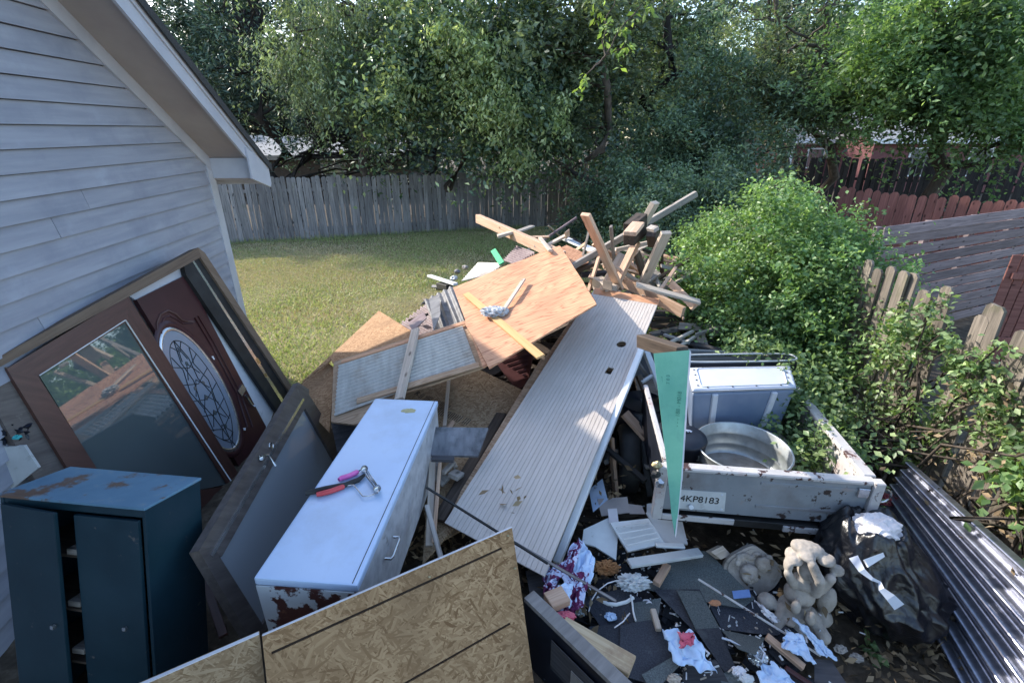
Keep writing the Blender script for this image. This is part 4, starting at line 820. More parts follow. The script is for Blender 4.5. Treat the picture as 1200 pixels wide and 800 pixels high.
tim((766, 283, 1.86), (764, 270, 2.02), .10, .15, PINE_DARK, 'dark faced block right of the thick beam stub')
tim((762, 270, 2.05), (768, 266, 2.08), .12, .04, PINE_OLD, 'grey cap on the dark faced block')
tim((781, 272, 2.05), (752, 335, 1.36), .05, .11, PINE_PALE, 'pale timber slanting down left, rightmost upright of the pile', 90)
tim((746, 283, 1.85), (718, 342, 1.30), .05, .10, PINE, 'orange lit timber slanting down left below the dark-ended stub', 90)
tim((729, 298, 1.65), (706, 340, 1.30), .05, .10, PINE_PALE, 'pale short timber lying beside the orange lit one', 60)
tim((746, 296, 1.7), (757, 330, 1.3), .10, .04, PINE_DARK, 'dark post standing between two slanting timbers', 90)
tim((774, 292, 1.7), (776, 320, 1.35), .05, .04, PINE_DARK, 'small brown upright at the right of the pile')
tim((716, 265, 2.0), (720, 310, 1.5), .05, .03, PINE_OLD, 'thin grey upright lath behind the tall pink timber', 90)
tim((722, 293, 1.62), (762, 284, 1.72), .04, .05, PINE_PALE, 'pale cross lath bridging the two slanting timbers')
tim((820, 310, 1.30), (752, 340, 1.28), .12, .05, PINE_OLD, 'weathered plank pointing right toward the vine mound')
tim((812, 316, 1.2), (764, 334, 1.2), .06, .05, PINE_DARK, 'dark plank under the weathered plank by the vine mound')
tim((776, 333, 1.24), (754, 348, 1.26), .05, .05, PINE_PALE, 'short pale stick below the weathered plank')
tim((729, 329, 1.36), (801, 366, 1.22), .05, .12, PINE, 'broad orange joist sticking out past the top of the grooved panel')
tim((797, 359, 1.20), (801, 374, 1.16), .02, .03, surf('joist_hanger_metal', [(.3, (.3, .2, .14)), (.7, (.45, .35, .28))], nscale=8, metal=.5, rough=.5), 'bent joist hanger at the end of the orange joist', name='joist_hanger', cat='bracket')
tim((700, 331, 1.30), (716, 342, 1.34), .14, .14, PINE_PALE, 'square pale post end just above the grooved panel')
plate('timber_end_shade_plate', [(707, 327), (717, 330), (717, 341), (706, 338)], (1.48, 1.48, 1.40), .01, PINE_DARK, 'dark plate painting shade on the end of the square pale post', 'timber')  # thin dark plate paints the shade on the post's end
tim((690, 296, 1.4), (728, 304, 1.4), .10, .04, PINE, 'yellowish plank lying flat among the timber feet')
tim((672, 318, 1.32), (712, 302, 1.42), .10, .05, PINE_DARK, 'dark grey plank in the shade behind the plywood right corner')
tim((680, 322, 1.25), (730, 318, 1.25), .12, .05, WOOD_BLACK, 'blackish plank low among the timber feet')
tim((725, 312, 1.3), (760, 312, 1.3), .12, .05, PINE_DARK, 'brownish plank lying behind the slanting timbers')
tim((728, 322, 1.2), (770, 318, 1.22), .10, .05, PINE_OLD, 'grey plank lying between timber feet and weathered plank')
rr = random.Random(77)
SEEN = set()
MN = {PINE: 'pinkish', PINE_PALE: 'pale', PINE_OLD: 'grey', PINE_DARK: 'dark brown', WOOD_BLACK: 'blackish', CORR_M: 'maroon', CORR_D: 'dull grey', BLACK: 'black'}
def tangle(n_, u0, u1, v0, v1, z0, z1, mats, what, where, grp, lmin=.35, lmax=1.0, tilt=.35, nm='lath', ct='lath'):
    for k in range(n_):
        for tr_ in range(60):
            u, v = rr.uniform(u0, u1), rr.uniform(v0, v1); c0 = P(u, v, rr.uniform(z0, z1)); a_ = rr.uniform(0, math.pi); L_ = rr.uniform(lmin, lmax)
            dv = Vector((math.cos(a_), math.sin(a_), rr.gauss(0, tilt))).normalized() * L_ / 2; m_ = rr.choice(mats); wd = rr.choice((.035, .05, .09))
            p, q = topx(c0 - dv), topx(c0 + dv); sl = math.degrees(math.atan2(-(q[1] - p[1]), q[0] - p[0])) % 180
            dr = 'lying level' if sl < 15 or sl > 165 else 'rising rightward' if sl < 75 else 'standing steeply' if sl < 105 else 'rising leftward'
            zx = ('left', 'middle', 'right')[min(2, int((u - u0) / (u1 - u0) * 3))]; zy = ('back', 'front')[min(1, int((v - v0) / (v1 - v0) * 2))]
            lb = f"{'short' if L_ < (lmin + lmax) / 2 else 'long'} {'wide ' if wd == .09 else 'narrow ' if wd == .035 else ''}{MN[m_]} {what} {dr} at {zy} {zx} of {where}"
            if lb not in SEEN: break
        SEEN.add(lb); beam(nm, c0 - dv, c0 + dv, wd, rr.choice((.018, .03, .035)), m_, lb, ct, grp, roll=rr.uniform(-50, 50))
tangle(46, 690, 800, 292, 345, 1.15, 1.5, [PINE, PINE_PALE, PINE_OLD, PINE_DARK], 'lath', 'the timber tangle', 'laths tangled in the timber pile')
tangle(8, 590, 690, 270, 300, 1.2, 1.45, [PINE, PINE_PALE, CORR_M], 'scrap', 'the plywood peak', 'lath scraps behind the plywood')
tangle(22, 762, 850, 352, 408, .7, .95, [PINE_DARK, WOOD_BLACK, PINE_OLD, WOOD_BLACK], 'lath', 'the black boards', 'dark laths right of the panel', tilt=.15)
tangle(16, 480, 560, 335, 372, .7, .95, [CORR_M, CORR_D, PINE_DARK, PINE_OLD], 'splinter', 'the roofing bits', 'roofing splinters by the lawn', .2, .5, nm='roofing_splinter', ct='splinter')
tangle(8, 512, 560, 480, 560, .5, .66, [PINE, PINE_PALE, PINE_OLD], 'scrap', 'the freezer hollow', 'lath scraps in the hollow', .1, .26, nm='lath_scrap', ct='scrap')
tangle(14, 700, 775, 470, 560, .25, .6, [PINE_DARK, BLACK, PINE_OLD], 'lath', 'the drum gap', 'laths around the drum', .3, .7, .6)
# ---- dark weathered boards right of the panel
tim((765, 366, .95), (838, 372, .85), .18, .04, WOOD_BLACK, 'black weathered board right of the orange joist', name='dark_plank', cat='plank')
tim((760, 380, .90), (822, 378, .86), .16, .04, PINE_DARK, 'dark plank directly below the black weathered board', name='dark_plank', cat='plank')
tim((762, 392, .84), (800, 384, .88), .08, .04, PINE_OLD, 'grey lath below the dark planks', name='lath', cat='lath')
tim((752, 399, 1.50), (800, 415, 1.62), .09, .10, PINE_DARK, 'thick dark beam resting on the green wallboard', name='dark_beam')
tim((780, 404, .95), (812, 388, .95), .035, .03, CORR, 'white bent lath above the green wallboard', name='lath', cat='lath')
tim((790, 410, .92), (815, 394, .92), .035, .03, CORR, 'second white lath crossing the first above the wallboard', name='lath', cat='lath')
tim((778, 392, .9), (808, 402, .9), .035, .03, LTGREY, 'pale blue lath between the two white laths', name='lath', cat='lath')
tim((820, 390, .9), (830, 424, .75), .10, .03, PINE_OLD, 'grey bent plank beside the white tank', name='bent_plank', cat='plank', roll=20)
tim((846, 382, 1.0), (815, 392, .95), .03, .03, PINE_OLD, 'grey stick pointing from the planks into the vines', name='stick', cat='stick')
tim((757, 412, .96), (774, 455, .72), .06, .05, WHITE, 'white stub of board behind the top of the green wallboard', name='white_board', cat='board')
tim((748, 425, .88), (762, 445, .72), .03, .03, PINE_OLD, 'pale broken lath under the edge of the grooved panel', name='lath', cat='lath')
tim((748, 440, .84), (764, 480, .60), .05, .04, PINE_DARK, 'pinkish brown batten hanging down under the panel edge', name='batten', cat='batten')
tim((752, 448, .8), (764, 440, .8), .03, .03, WHITE, 'tiny white bracket by the hanging batten', name='bracket', cat='bracket')
tim((732, 484, .74), (758, 513, .58), .11, .03, PINE, 'short light board leaning over the black drum', name='short_board', cat='board')
tim((716, 512, .58), (722, 582, .12), .08, .03, PLY2 if False else PINE, 'brown upright board left of the black drum', name='upright_board', cat='board', roll=90)
# black drum
bm = bmesh.new(); c = P(752, 560, .05); 
add_tube(bm, [Vector((c.x, c.y + .25, z)) for z in (.0, .03, .25, .27, .29, .5, .52, .54, .70, .72)], [.22, .235, .235, .245, .235, .235, .245, .235, .23, .20], 28)
dr = link('black_drum', bm_mesh('black_drum', bm, BLK_PL, True)); tagp(dr, 'black plastic drum in the dark gap left of the green wallboard', 'drum')
# support scraps under the pile (real lumps, not shown in the open)
bm = bmesh.new(); rr = random.Random(5)
def inpile():
    while True:
        x = rr.uniform(-1.6, 1.9); y = rr.uniform(2.7, 6.6)
        t = (x - (-.1 + .22 * (y - 2.6)))
        if abs(t) < .75 + .12 * (y - 2.6) and not (x < -.35 and y < 3.9): return x, y
for k in range(520):
    x, y = inpile(); top = min(1.25, .12 + .27 * (y - 2.5)) * max(.15, 1 - (abs(x - (-.1 + .22 * (y - 2.6))) / 1.5) ** 2)
    z = rr.uniform(.03, max(.06, top - .12)); L = rr.uniform(.25, .9); 
    M = Matrix.Translation((x, y, z)) @ Matrix.Rotation(rr.uniform(0, 6.28), 4, 'Z') @ Matrix.Rotation(rr.gauss(0, .12), 4, 'Y') @ Matrix.Rotation(rr.gauss(0, .5), 4, 'X')
    add_box(bm, -L/2, L/2, -rr.uniform(.02, .09), rr.uniform(.02, .09), -.018, .018, M)
tagp(link('heap_core_scraps', bm_mesh('heap_core_scraps', bm, PINE_DARK)), 'tangle of broken lath and lumber scraps inside the heap', 'debris', kind='stuff')

# --- green wallboard
gb, GBP = plate('green_wallboard', [(766, 414), (808, 410), (798, 560), (794, 606), (791, 628), (787, 603), (781, 540)], (1.66, 1.70, 1.02), .013, GREEN, 'tapering strip of green wallboard standing in front of the tank', 'wallboard', warp=.012)
e_, _ = plate('plaster_core', [(808, 410), (810, 412), (800, 560), (792, 630), (791, 628), (798, 560)], None, .012, PAPER, parent=gb, plane=GBP, off=-.001)
print_on(gb, GBP, (789, 585), (797, 500), .0015, 'E 8 8 - - - - - -', .035, PRINT)
print_on(gb, GBP, (793, 500), (801, 418), .0015, '- - - 188 - M018', .035, PRINT)
print_on(gb, GBP, (775, 455), (773, 420), .0015, 'IIIIIIIII', .035, PRINT)
print_on(gb, GBP, (783, 450), (783, 430), .0015, '7 8 3', .03, PRINT)
for k in range(9):
    q = P(771 + .75 * k, 470 + 19 * k, .90 - .088 * k); 
# clamp lumps on the post
for i, (u, v) in enumerate(((770, 545), (768, 556), (773, 566))):
    crumple('rusty_latch', P(u, v, .96 - .04 * i), .03, .025, .03, (BRASS, BLACK, CHROME)[i], ('small brass latch on the trailer corner', 'black latch piece under the brass one on the trailer corner', 'chrome bolt lump lowest on the trailer corner')[i], 'latch', 50 + i, sub=2)

# ================================================================ FREEZER, DOORS, CABINET
def box3(name, O, X, Y, Z, mat, bev=.012, parent=None, smooth=True):
    """box from a corner with three edge vectors (made square)"""
    x = X.normalized(); y = (Y - x * Y.dot(x)).normalized(); z = x.cross(y)
    if z.dot(Z) < 0: z = -z
    M = Matrix((x, y, z)).transposed().to_4x4(); M.translation = O; bm = bmesh.new()
    add_box(bm, 0, X.length, 0, Y.length, 0, Z.length, None, 0)
    if M.to_3x3().determinant() < 0: bmesh.ops.reverse_faces(bm, faces=bm.faces[:])
    if bev: bmesh.ops.bevel(bm, geom=bm.edges[:], offset=bev, segments=2, affect='EDGES', profile=.7)
    return link(name, bm_mesh(name, bm, mat), M, parent), M
A = P(297, 677, 1.0); B = P(443, 466, 1.0); Cc = P(511, 474, 1.0); D = P(418, 697, 1.0)
fl = ((B - A) + (Cc - D)) / 2; fw = ((D - A) + (Cc - B)) / 2
fz = empty('freezer', A - Vector((0, 0, .62)), 'upright freezer in skylight-tinted enamel lying on its back with a rusted bottom end', 'freezer')
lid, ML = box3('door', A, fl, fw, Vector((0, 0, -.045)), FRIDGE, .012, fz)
M_ = ML; fx = fl.normalized(); fy = (fw - fx * fw.dot(fx)).normalized(); fdn = Vector((0, 0, -1))
box3('lid_seam', A + fx * .01 + fy * (fw.length - .030) + Vector((0, 0, .0005)), fx * (fl.length - .02), fy * .004, Vector((0, 0, .001)), BLACK, 0, fz)
bd, MB_ = box3('body', A + fdn * .052 + fx * .004 + fy * .008, fx * (fl.length - .008), fy * (fw.length - .016), fdn * .50, FRIDGE_S, .01, fz)
box3('bottom_panel', A + fdn * .047 - fx * .004 + fy * .004, fx * .006, fy * (fw.length - .008), fdn * .5, RUSTY, 0, fz)
box3('seal', A + fdn * .044 + fx * .015 + fy * .015, fx * (fl.length - .03), fy * (fw.length - .03), fdn * .01, BLACK, 0, fz)
RS = A + fy * (fw.length + .0)
for s in (.66, .76):
    q = RS + fx * (fl.length * (s - .48)) + fdn * .24; 
bm = bmesh.new(); q0 = RS + fx * (fl.length * .20) + fdn * .20; q1 = RS + fx * (fl.length * .20 + .16) + fdn * .20
add_tube(bm, [q0, q0 + fy * .035, q0 + fy * .04 + fx * .02, q1 + fy * .04 - fx * .02, q1 + fy * .035, q1], .008, 8); link('handle', bm_mesh('handle', bm, CHROME, True), Matrix.Identity(4), fz)
bm = bmesh.new(); lidP = (A, Vector((0, 0, 1)))
for u, v in ((470, 478), (485, 480), (478, 484), (472, 486)): pass
# brown label residue on lid
crumple('glue_stain', hit(lidP, 479, 481, .001), .05, .03, .0015, surf('glue_stain', [(.3, (.45, .40, .2)), (.7, (.55, .5, .3))], nscale=20, jit=0), None, None, 61, sub=3, parent=fz)

for s_ in (.12, .5, .86): box3('hinge', A + fx * (fl.length * s_) + fdn * .03 - fy * .012, fx * .06, fy * .012, fdn * .05, CHROME, .002, fz)
# paint roller frames on the freezer
def lp(u, v, o=.02): return hit(lidP, u, v, o)
def roller(label, hpx, wire, hm, r=.016):
    root = empty('paint_roller', lp(*hpx[0]), label, 'paint roller'); bm = bmesh.new()
    pts = [lp(*q, .02) for q in hpx]; n_ = len(pts); add_tube(bm, pts, [r * .8] + [r] * (n_ - 2) + [r * .6], 12); link('grip', bm_mesh('grip', bm, hm, True), Matrix.Identity(4), root)
    if wire: bm = bmesh.new(); add_tube(bm, [lp(*q, .018) for q in wire], .004, 8); link('wire_frame', bm_mesh('wire_frame', bm, CHROME, True), Matrix.Identity(4), root)
    return root
roller('red handled roller frame at the front on the freezer door', [(371, 579), (377, 578), (388, 575), (402, 570), (403, 569)], [(403, 569), (414, 568), (418, 572), (425, 581), (432, 581), (443, 577)], RED_P)
roller('black handled roller frame reaching over the freezer edge', [(358, 578), (366, 576), (382, 572), (404, 568), (420, 562), (427, 556)], [(427, 556), (431, 560), (437, 568), (441, 574)], BLACK)
r3 = roller('pink gripped roller with bright wire cage on the freezer door', [(397, 562), (400, 560), (410, 557), (418, 553), (420, 552)], [(420, 552), (426, 548), (434, 560), (443, 572)], PINK_P)
bm = bmesh.new()
for o_ in (-.012, .012): add_tube(bm, [lp(427, 549, .03) + Vector((o_, 0, 0)), lp(442, 572, .03) + Vector((o_, 0, 0))], .004, 6)
for q in ((427, 549), (442, 572)): add_tube(bm, [lp(*q, .012), lp(*q, .045)], .022, 14)
link('cage', bm_mesh('cage', bm, CHROME, True), Matrix.Identity(4), r3)

# teal cabinet
O = P(170, 597, 1.3); X = P(0, 581, 1.3) - O; Dp = P(219, 547, 1.3) - O; Hh = P(222, 868, .10) - O
cab = empty('steel_cabinet', O + Hh, 'tall dark teal two-door cabinet leaning back in the left foreground', 'cabinet')
x = X.normalized(); h = (Hh - x * Hh.dot(x)).normalized(); dpt = h.cross(x)
if dpt.dot(Dp) < 0: dpt = -dpt
Wc, Hc, Dc = X.length, Hh.length + .1, .36
def CB(name, a0, a1, h0, h1, d0, d1, mat, bev=.002, parent=None):
    return box3(name, O + x * a0 + h * h0 + dpt * d0, x * (a1 - a0), h * (h1 - h0), dpt * (d1 - d0), mat, bev, parent or cab)[0]
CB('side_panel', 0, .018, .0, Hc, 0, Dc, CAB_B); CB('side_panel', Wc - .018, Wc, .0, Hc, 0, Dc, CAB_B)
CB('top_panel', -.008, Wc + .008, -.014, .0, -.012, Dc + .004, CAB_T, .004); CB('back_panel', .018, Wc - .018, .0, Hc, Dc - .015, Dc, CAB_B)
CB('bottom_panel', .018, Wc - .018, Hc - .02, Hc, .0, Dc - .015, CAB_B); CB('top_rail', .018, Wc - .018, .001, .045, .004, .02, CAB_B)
for k in range(3): CB('shelf', .02, Wc - .02, .30 + .3 * k, .315 + .3 * k, .03, Dc - .02, PINE_DARK)
for k, (a_, z_) in enumerate(((.42, .27), (.44, .56), (.44, .83))): CB('stored_block', a_, a_ + .07, z_, z_ + .03, .03, .1, PINE_OLD)
# right door almost closed, left door ajar and swung out
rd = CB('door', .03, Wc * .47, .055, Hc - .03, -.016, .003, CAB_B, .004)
CB('knob', Wc * .15, Wc * .15 + .02, .62, .64, -.034, -.0165, CHROME, .004, rd)
hin = O + x * (Wc - .025) + dpt * (-.002)
dd = (-x * math.cos(R(7)) - dpt * math.sin(R(7)))
ld, _ = box3('door', hin + h * .03, dd * (Wc * .44), h * (Hc - .06), (dpt * math.cos(R(7)) - x * math.sin(R(7))) * -.018, CAB_B, .004, cab)
box3('knob', hin + dd * (Wc * .36) + h * .62 - dpt * .02, dd * .02, h * .02, -dpt * .02, CHROME, .004, ld)

# ---- entry unit leaning on the wall
TR = HW(.62, 1.80, .04); TR = P(232, 290, 1.80); TL = P(0, 417, 1.70); BR = P(349, 470, .03)
DPL = (CAM + (TR - CAM) * .87, Vector((.94, -.158, .26)).normalized()); BR = hit(DPL, 356, 484); BR.z = .02
def ext(a, b, z=.03, off=0):
    """extend pixel line a->b on the door plane until height z; returns pixel pair approx"""
    A_ = hit(DPL, *a, off); B_ = hit(DPL, *b, off); d_ = B_ - A_; return A_ + d_ * ((z - A_.z) / d_.z)
eu = empty('door_unit_frame', BR, 'brown entry door frame leaning against the grey siding', 'door frame')
def DP(name, px, th, mat, off=0.0, parent=None): return plate(name, px, None, th, mat, parent=parent, plane=DPL, off=off)[0]
DP('head_jamb', [(-14, 425), (232, 290), (236, 301), (-4, 432)], .11, WOOD_BR, .06, eu)
j0 = topx(ext((233, 290), (330, 442))); j1 = topx(ext((228, 300), (322, 452)))
DP('side_jamb', [(232, 290), (240, 296), (352, 468), (349, 474), (232, 297)], .10, WOOD_BR, .055, eu)
DP('weatherstrip_jamb', [(214, 303), (231, 294), (348, 476), (325, 482), (218, 322)], .05, BLACK, .03, eu)
DP('bright_strip', [(222, 301), (224, 300), (336, 474), (333, 476)], .012, CHROME, .034, eu)
DP('strike_plate', [(299, 421), (302, 419), (306, 425), (303, 427)], .003, BRASS, .034, eu)
DP('strike_plate', [(309, 438), (312, 437), (314, 441), (311, 442)], .003, BRASS, .034, eu)
DP('head_stop', [(150, 346), (212, 307), (218, 322), (160, 352)], .02, TRIM, -.03, eu)
DP('far_jamb_strip', [(217, 322), (221, 321), (322, 478), (313, 505)], .02, WHITE, -.045, eu)
# maroon door
bR = topx(ext((219, 322), (309, 484), .05)); md = empty('maroon_door', BR, 'maroon entry door with an oval leaded window', 'door')
panel_d = DP('door_slab', [(160, 351), (218, 322), (312, 500), (296, 572)], .044, MAROON, -.01, md)
OC = (238, 459)
o0 = hit(DPL, *OC); ux = (hit(DPL, 280, 531) - hit(DPL, 198, 388)); Lh = ux.length / 2; ux.normalize(); uy = DPL[1].cross(ux).normalized()
wv = hit(DPL, 264, 444) - hit(DPL, 212, 473); Wh = abs(wv.dot(uy)) / 2 * .95
MO = Matrix((ux, uy, DPL[1])).transposed().to_4x4(); MO.translation = o0
def oval_ring(name, a, b, a2, b2, z0, z1, mat, parent, M=MO, ox=0, oy=0):
    n_ = 48; V = []; F = []
    for k in range(n_):
        t = 2 * math.pi * k / n_; c_, s_ = math.cos(t), math.sin(t)
        V += [(ox + a * c_, oy + b * s_, z0), (ox + (a + a2) / 2 * c_, oy + (b + b2) / 2 * s_, z1), (ox + a2 * c_, oy + b2 * s_, z0)]
    for k in range(n_):
        q, r_ = 3 * k, 3 * ((k + 1) % n_); F += [(q, r_, r_ + 1, q + 1), (q + 1, r_ + 1, r_ + 2, q + 2)]
    return link(name, mesh(name, V, F, mat, True), M, parent)
oval_ring('oval_moulding', Lh * 1.08, Wh * 1.16, Lh * .98, Wh * 1.0, -.008, .014, MAROON, md)
oval_ring('oval_moulding', Lh * .99, Wh * 1.02, Lh * .93, Wh * .90, -.006, .008, CHROME, md)
bm = bmesh.new(); add_prism(bm, [(Lh * .94 * math.cos(t), Wh * .92 * math.sin(t)) for t in np.linspace(0, 6.2832, 41)[:-1]], -.009, -.004); og = link('oval_glass', bm_mesh('oval_glass', bm, GLASS_O), MO, md)
oval_ring('glass_border', Lh * .80, Wh * .72, Lh * .785, Wh * .69, -.004, .001, BLACK, og)
bm = bmesh.new()
def came(pts, r=.0035): add_tube(bm, [Vector((a * Lh, b * Wh, -.001)) for a, b in pts], r, 6)
for k in range(-3, 4):
    c0 = k * .25; wq = .70 * math.sqrt(max(.01, 1 - (c0 / .8) ** 2)) if abs(c0) < .8 else 0
    if wq: came([(c0, -wq), (c0 + .12, 0), (c0, wq)]); came([(c0 + .25, -wq * .5), (c0 + .05, 0), (c0 + .25, wq * .5)])
for s_ in (-1, 1):
    came([(-.8, 0), (-.5, .18 * s_), (-.2, .1 * s_), (.1, .3 * s_), (.4, .12 * s_), (.8, 0)]); came([(-.62, .4 * s_), (-.4, .25 * s_), (-.1, .45 * s_), (.2, .3 * s_), (.55, .42 * s_)])
link('lead_came', bm_mesh('lead_came', bm, BLACK, True), Matrix.Identity(4) if False else MO, og)
bm = bmesh.new()
for k, (a, b_) in enumerate(((-.45, .0), (-.1, .2), (-.1, -.2), (.35, 0), (.6, .12), (.1, 0))):
    add_prism(bm, [(a * Lh + .022 * math.cos(t), b_ * Wh + .014 * math.sin(t)) for t in np.linspace(0, 6.2832, 7)[:-1]], -.003, .0015)
link('bevelled_jewel', bm_mesh('bevelled_jewel', bm, GLASS_T), MO, og)
def strip_px(name, pts, r, mat, off, parent):
    bm = bmesh.new(); add_tube(bm, [hit(DPL, *p, off) for p in pts], r, 6); return link(name, bm_mesh(name, bm, mat, True), Matrix.Identity(4), parent)
strip_px('arched_moulding', [(185, 396), (184, 378), (188, 368), (197, 364), (206, 368), (213, 375), (220, 377), (227, 377)], .010, STAIN, -.006, md)
strip_px('arched_moulding', [(190, 400), (189, 381), (192, 373), (199, 370), (207, 374), (214, 379), (226, 379)], .006, MAROON, -.006, md)
strip_px('side_moulding', [(228, 372), (250, 408), (278, 462), (290, 500)], .008, MAROON, -.006, md)
strip_px('side_moulding', [(232, 370), (254, 407), (282, 460), (296, 500)], .006, MAROON, -.006, md)
DP('latch_plate', [(279, 458), (284, 450), (289, 455), (284, 464)], .012, CHROME, .004, md)
strip_px('door_handle', [(288, 463), (291, 468), (295, 474), (298, 476)], .011, CHROME, .012, md)
DP('screw_plate', [(245, 418), (250, 417), (252, 421), (247, 422)], .004, WHITE, -.005, md)
DP('screw_plate', [(285, 501), (288, 501), (288, 504), (286, 504)], .004, WHITE, -.005, md)
# glazed door
gd = empty('glazed_door', hit(DPL, 200, 600), 'brown framed door with large dark pane reflecting the plywood', 'door')
E1 = (118, 556); 
DP('top_rail', [(8, 432), (150, 346), (150, 376), (45, 441)], .045, STAIN, .052, gd)
DP('left_stile', [(8, 432), (45, 441), (140, 590), (112, 602)], .045, STAIN, .0515, gd)
DP('right_stile', [(150, 346), (284, 562), (272, 575), (147, 376)], .045, STAIN, .0515, gd)
DP('bottom_rail', [(140, 590), (272, 568), (276, 590), (150, 625)], .045, STAIN, .0510, gd)
DP('pane', [(46, 440), (147, 375), (272, 566), (140, 592)], .006, GLASS_T, .034, gd)
strip_px('glazing_bead', [(147, 375), (271, 564)], .006, WHITE, .052, gd); strip_px('glazing_bead', [(46, 440), (147, 375)], .004, WHITE, .052, gd)
# dark outer jamb of the neighbouring frame at the far left
fr2 = empty('dark_door_frame', hit(DPL, 20, 560), 'dark olive brown frame edge at the far left behind the teal cabinet', 'door frame')
DP('stile', [(-30, 436), (4, 430), (80, 548), (66, 590), (40, 560)], .06, DARKFR, .02, fr2); DP('edge_strip', [(6, 430), (11, 430), (88, 552), (83, 556)], .05, WOOD_BR, .04, fr2)
plate('grey_scrap_panel', [(-20, 525), (28, 522), (45, 548), (-20, 600)], (1.15, 1.15, 1.0), .02, LTGREY, 'grey scrap panel behind the teal cabinet at the left border', 'panel')
crumple('black_grill_bag', P(-2, 506, 1.2), .17, .1, .1, BLK_PL, 'black bundled bag at the left border above the cabinet', 'bag', 71)
crumple('teal_cap', P(20, 512, 1.25), .025, .02, .014, TEALG, 'small teal cap on the black bundle at the left border', 'cap', 72, sub=2)

# ---- dark framed storm door lying on its long edge
q0, q1, q2 = P(355, 450, .9), P(233, 645, 1.0), P(296, 748, .32)
SP = plane3(q0, q1, q2); sdr = empty('storm_door', q2, 'dark bronze framed glass door lying on its side beside the freezer', 'door')
def SPp(name, px, th, mat, off=0.0, parent=sdr): return plate(name, px, None, th, mat, parent=parent, plane=SP, off=off)[0]
SPp('stile', [(350, 448), (362, 456), (362, 470), (260, 652), (233, 645)], .05, DARKFR, .012)
SPp('top_rail', [(353, 470), (362, 462), (403, 526), (395, 545)], .045, DARKFR, .0125)
SPp('bottom_rail', [(233, 645), (250, 640), (312, 738), (296, 752)], .05, DARKFR, .0128)
SPp('lower_stile', [(296, 752), (312, 738), (440, 520), (430, 515)], .045, DARKFR, .011)
SPp('pane', [(354, 472), (396, 540), (420, 520), (308, 736), (246, 655)], .006, GLASS_G, -.008)
SPp('glazing_bead', [(355, 466), (357, 468), (250, 652), (247, 650)], .01, CHROME, .016)
bm = bmesh.new(); hp = [hit(SP, 305, 534, .03), hit(SP, 314, 533, .05), hit(SP, 323, 545, .05)]; add_tube(bm, hp, .008, 8); add_tube(bm, [hit(SP, 307, 536, .01), hit(SP, 307, 536, .035)], .02, 12)
link('lever_handle', bm_mesh('lever_handle', bm, CHROME, True), Matrix.Identity(4), sdr)
bm = bmesh.new(); cc = hit(SP, 317, 522, .013); 
add_tube(bm, [cc, cc + SP[1] * .012], .022, 14); link('lock_rosette', bm_mesh('lock_rosette', bm, CHROME, True), Matrix.Identity(4), sdr)
beam('floor_plank', P(236, 668, .3), P(262, 745, .15), .05, .03, STAIN, 'dark reddish board edge between cabinet and storm door', 'plank')

# ---- OSB sheets in the foreground
a, b_, c_ = P(307, 745, 1.0), P(600, 618, 1.04), P(625, 800, .35); O1 = plane3(a, b_, c_)
ol, _ = plate('osb_board', [(307, 745), (600, 618), (612, 700), (640, 905), (500, 1100), (345, 1100)], None, .016, OSB_G, 'large weathered strand board across the bottom with two dark slots', 'strand board', plane=O1)
for aa, bb in (((318, 765), (588, 642)), ((470, 803), (598, 730))):
    A_, B_ = hit(O1, *aa), hit(O1, *bb); M = frm(A_, B_ - A_, O1[1]); L_ = (B_ - A_).length
    bm = bmesh.new(); add_box(bm, 0, L_, -.006, .006, -.012, .02); ct = link('cutter', bm_mesh('cutter', bm, None), M); bpy.context.view_layer.update(); cut(ol, [ct])
on('sealed_edge', (307, 744), (600, 617), .006, .018, PAPER, O1, -.016, parent=ol)
SLOT = surf('dark_groove', [(.3, (.03, .018, .01)), (.7, (.06, .035, .02))], nscale=10, jit=0)  # dark brown strip along the bottom of the slots
for aa, bb in (((318, 765), (588, 642)), ((470, 803), (598, 730))): on('slot_floor', aa, bb, .012, .004, SLOT, O1, -.0125, parent=ol)
for q in ((503, 675), (595, 627), (603, 665)): crumple('screw_head', hit(O1, *q, .001), .008, .008, .003, BRASS, None, None, 80, sub=2, parent=ol)
o2, O2 = plate('osb_board', [(120, 822), (304, 742), (318, 870), (300, 1000), (130, 1000)], (.98, 1.0, .35), .016, OSB, 'narrower strand board at the bottom left beside the large one', 'strand board')
on('sealed_edge', (120, 821), (304, 741), .006, .018, PAPER, O2, -.016, parent=o2)
# ================================================================ TRAILER AND ITS LOAD
wd_ = Vector((.9925, -.122, 0)).normalized(); ld_ = Vector((.122, .9925, 0)).normalized(); UPZ = Vector((0, 0, 1))
TW, TLn, Z0, Z1 = 1.31, 2.0, .62, .95
TO = Vector((1.02, 2.68, 0)); MT = Matrix((wd_, ld_, UPZ)).transposed().to_4x4(); MT.translation = TO
tr = link('utility_trailer', None, MT); tagp(tr, 'chipped white utility trailer with rear plate, loaded with tub and tank', 'trailer')
def TB(name, x0, x1, y0, y1, z0, z1, mat, bev=.004, parent=None):
    bm = bmesh.new(); add_box(bm, x0, x1, y0, y1, z0, z1, None, bev); return link(name, bm_mesh(name, bm, mat), MT, parent or tr)
TB('floor', .03, TW - .03, .03, TLn - .03, Z0 - .03, Z0 - .002, DUST)
tg = TB('tailgate', .02, TW - .02, 0, .035, Z0 - .03, Z1 - .03, TRAILP)
TB('tailgate_rail', 0, TW, -.012, .06, Z1 - .03, Z1, TRAIL_T, .008, tg)
TB('side_wall', TW - .03, TW, .04, TLn, Z0 - .05, Z1 - .03, TRAIL_T); TB('side_wall', 0, .03, .04, 1.15, Z0 - .05, Z1 - .03, BLK_PL)
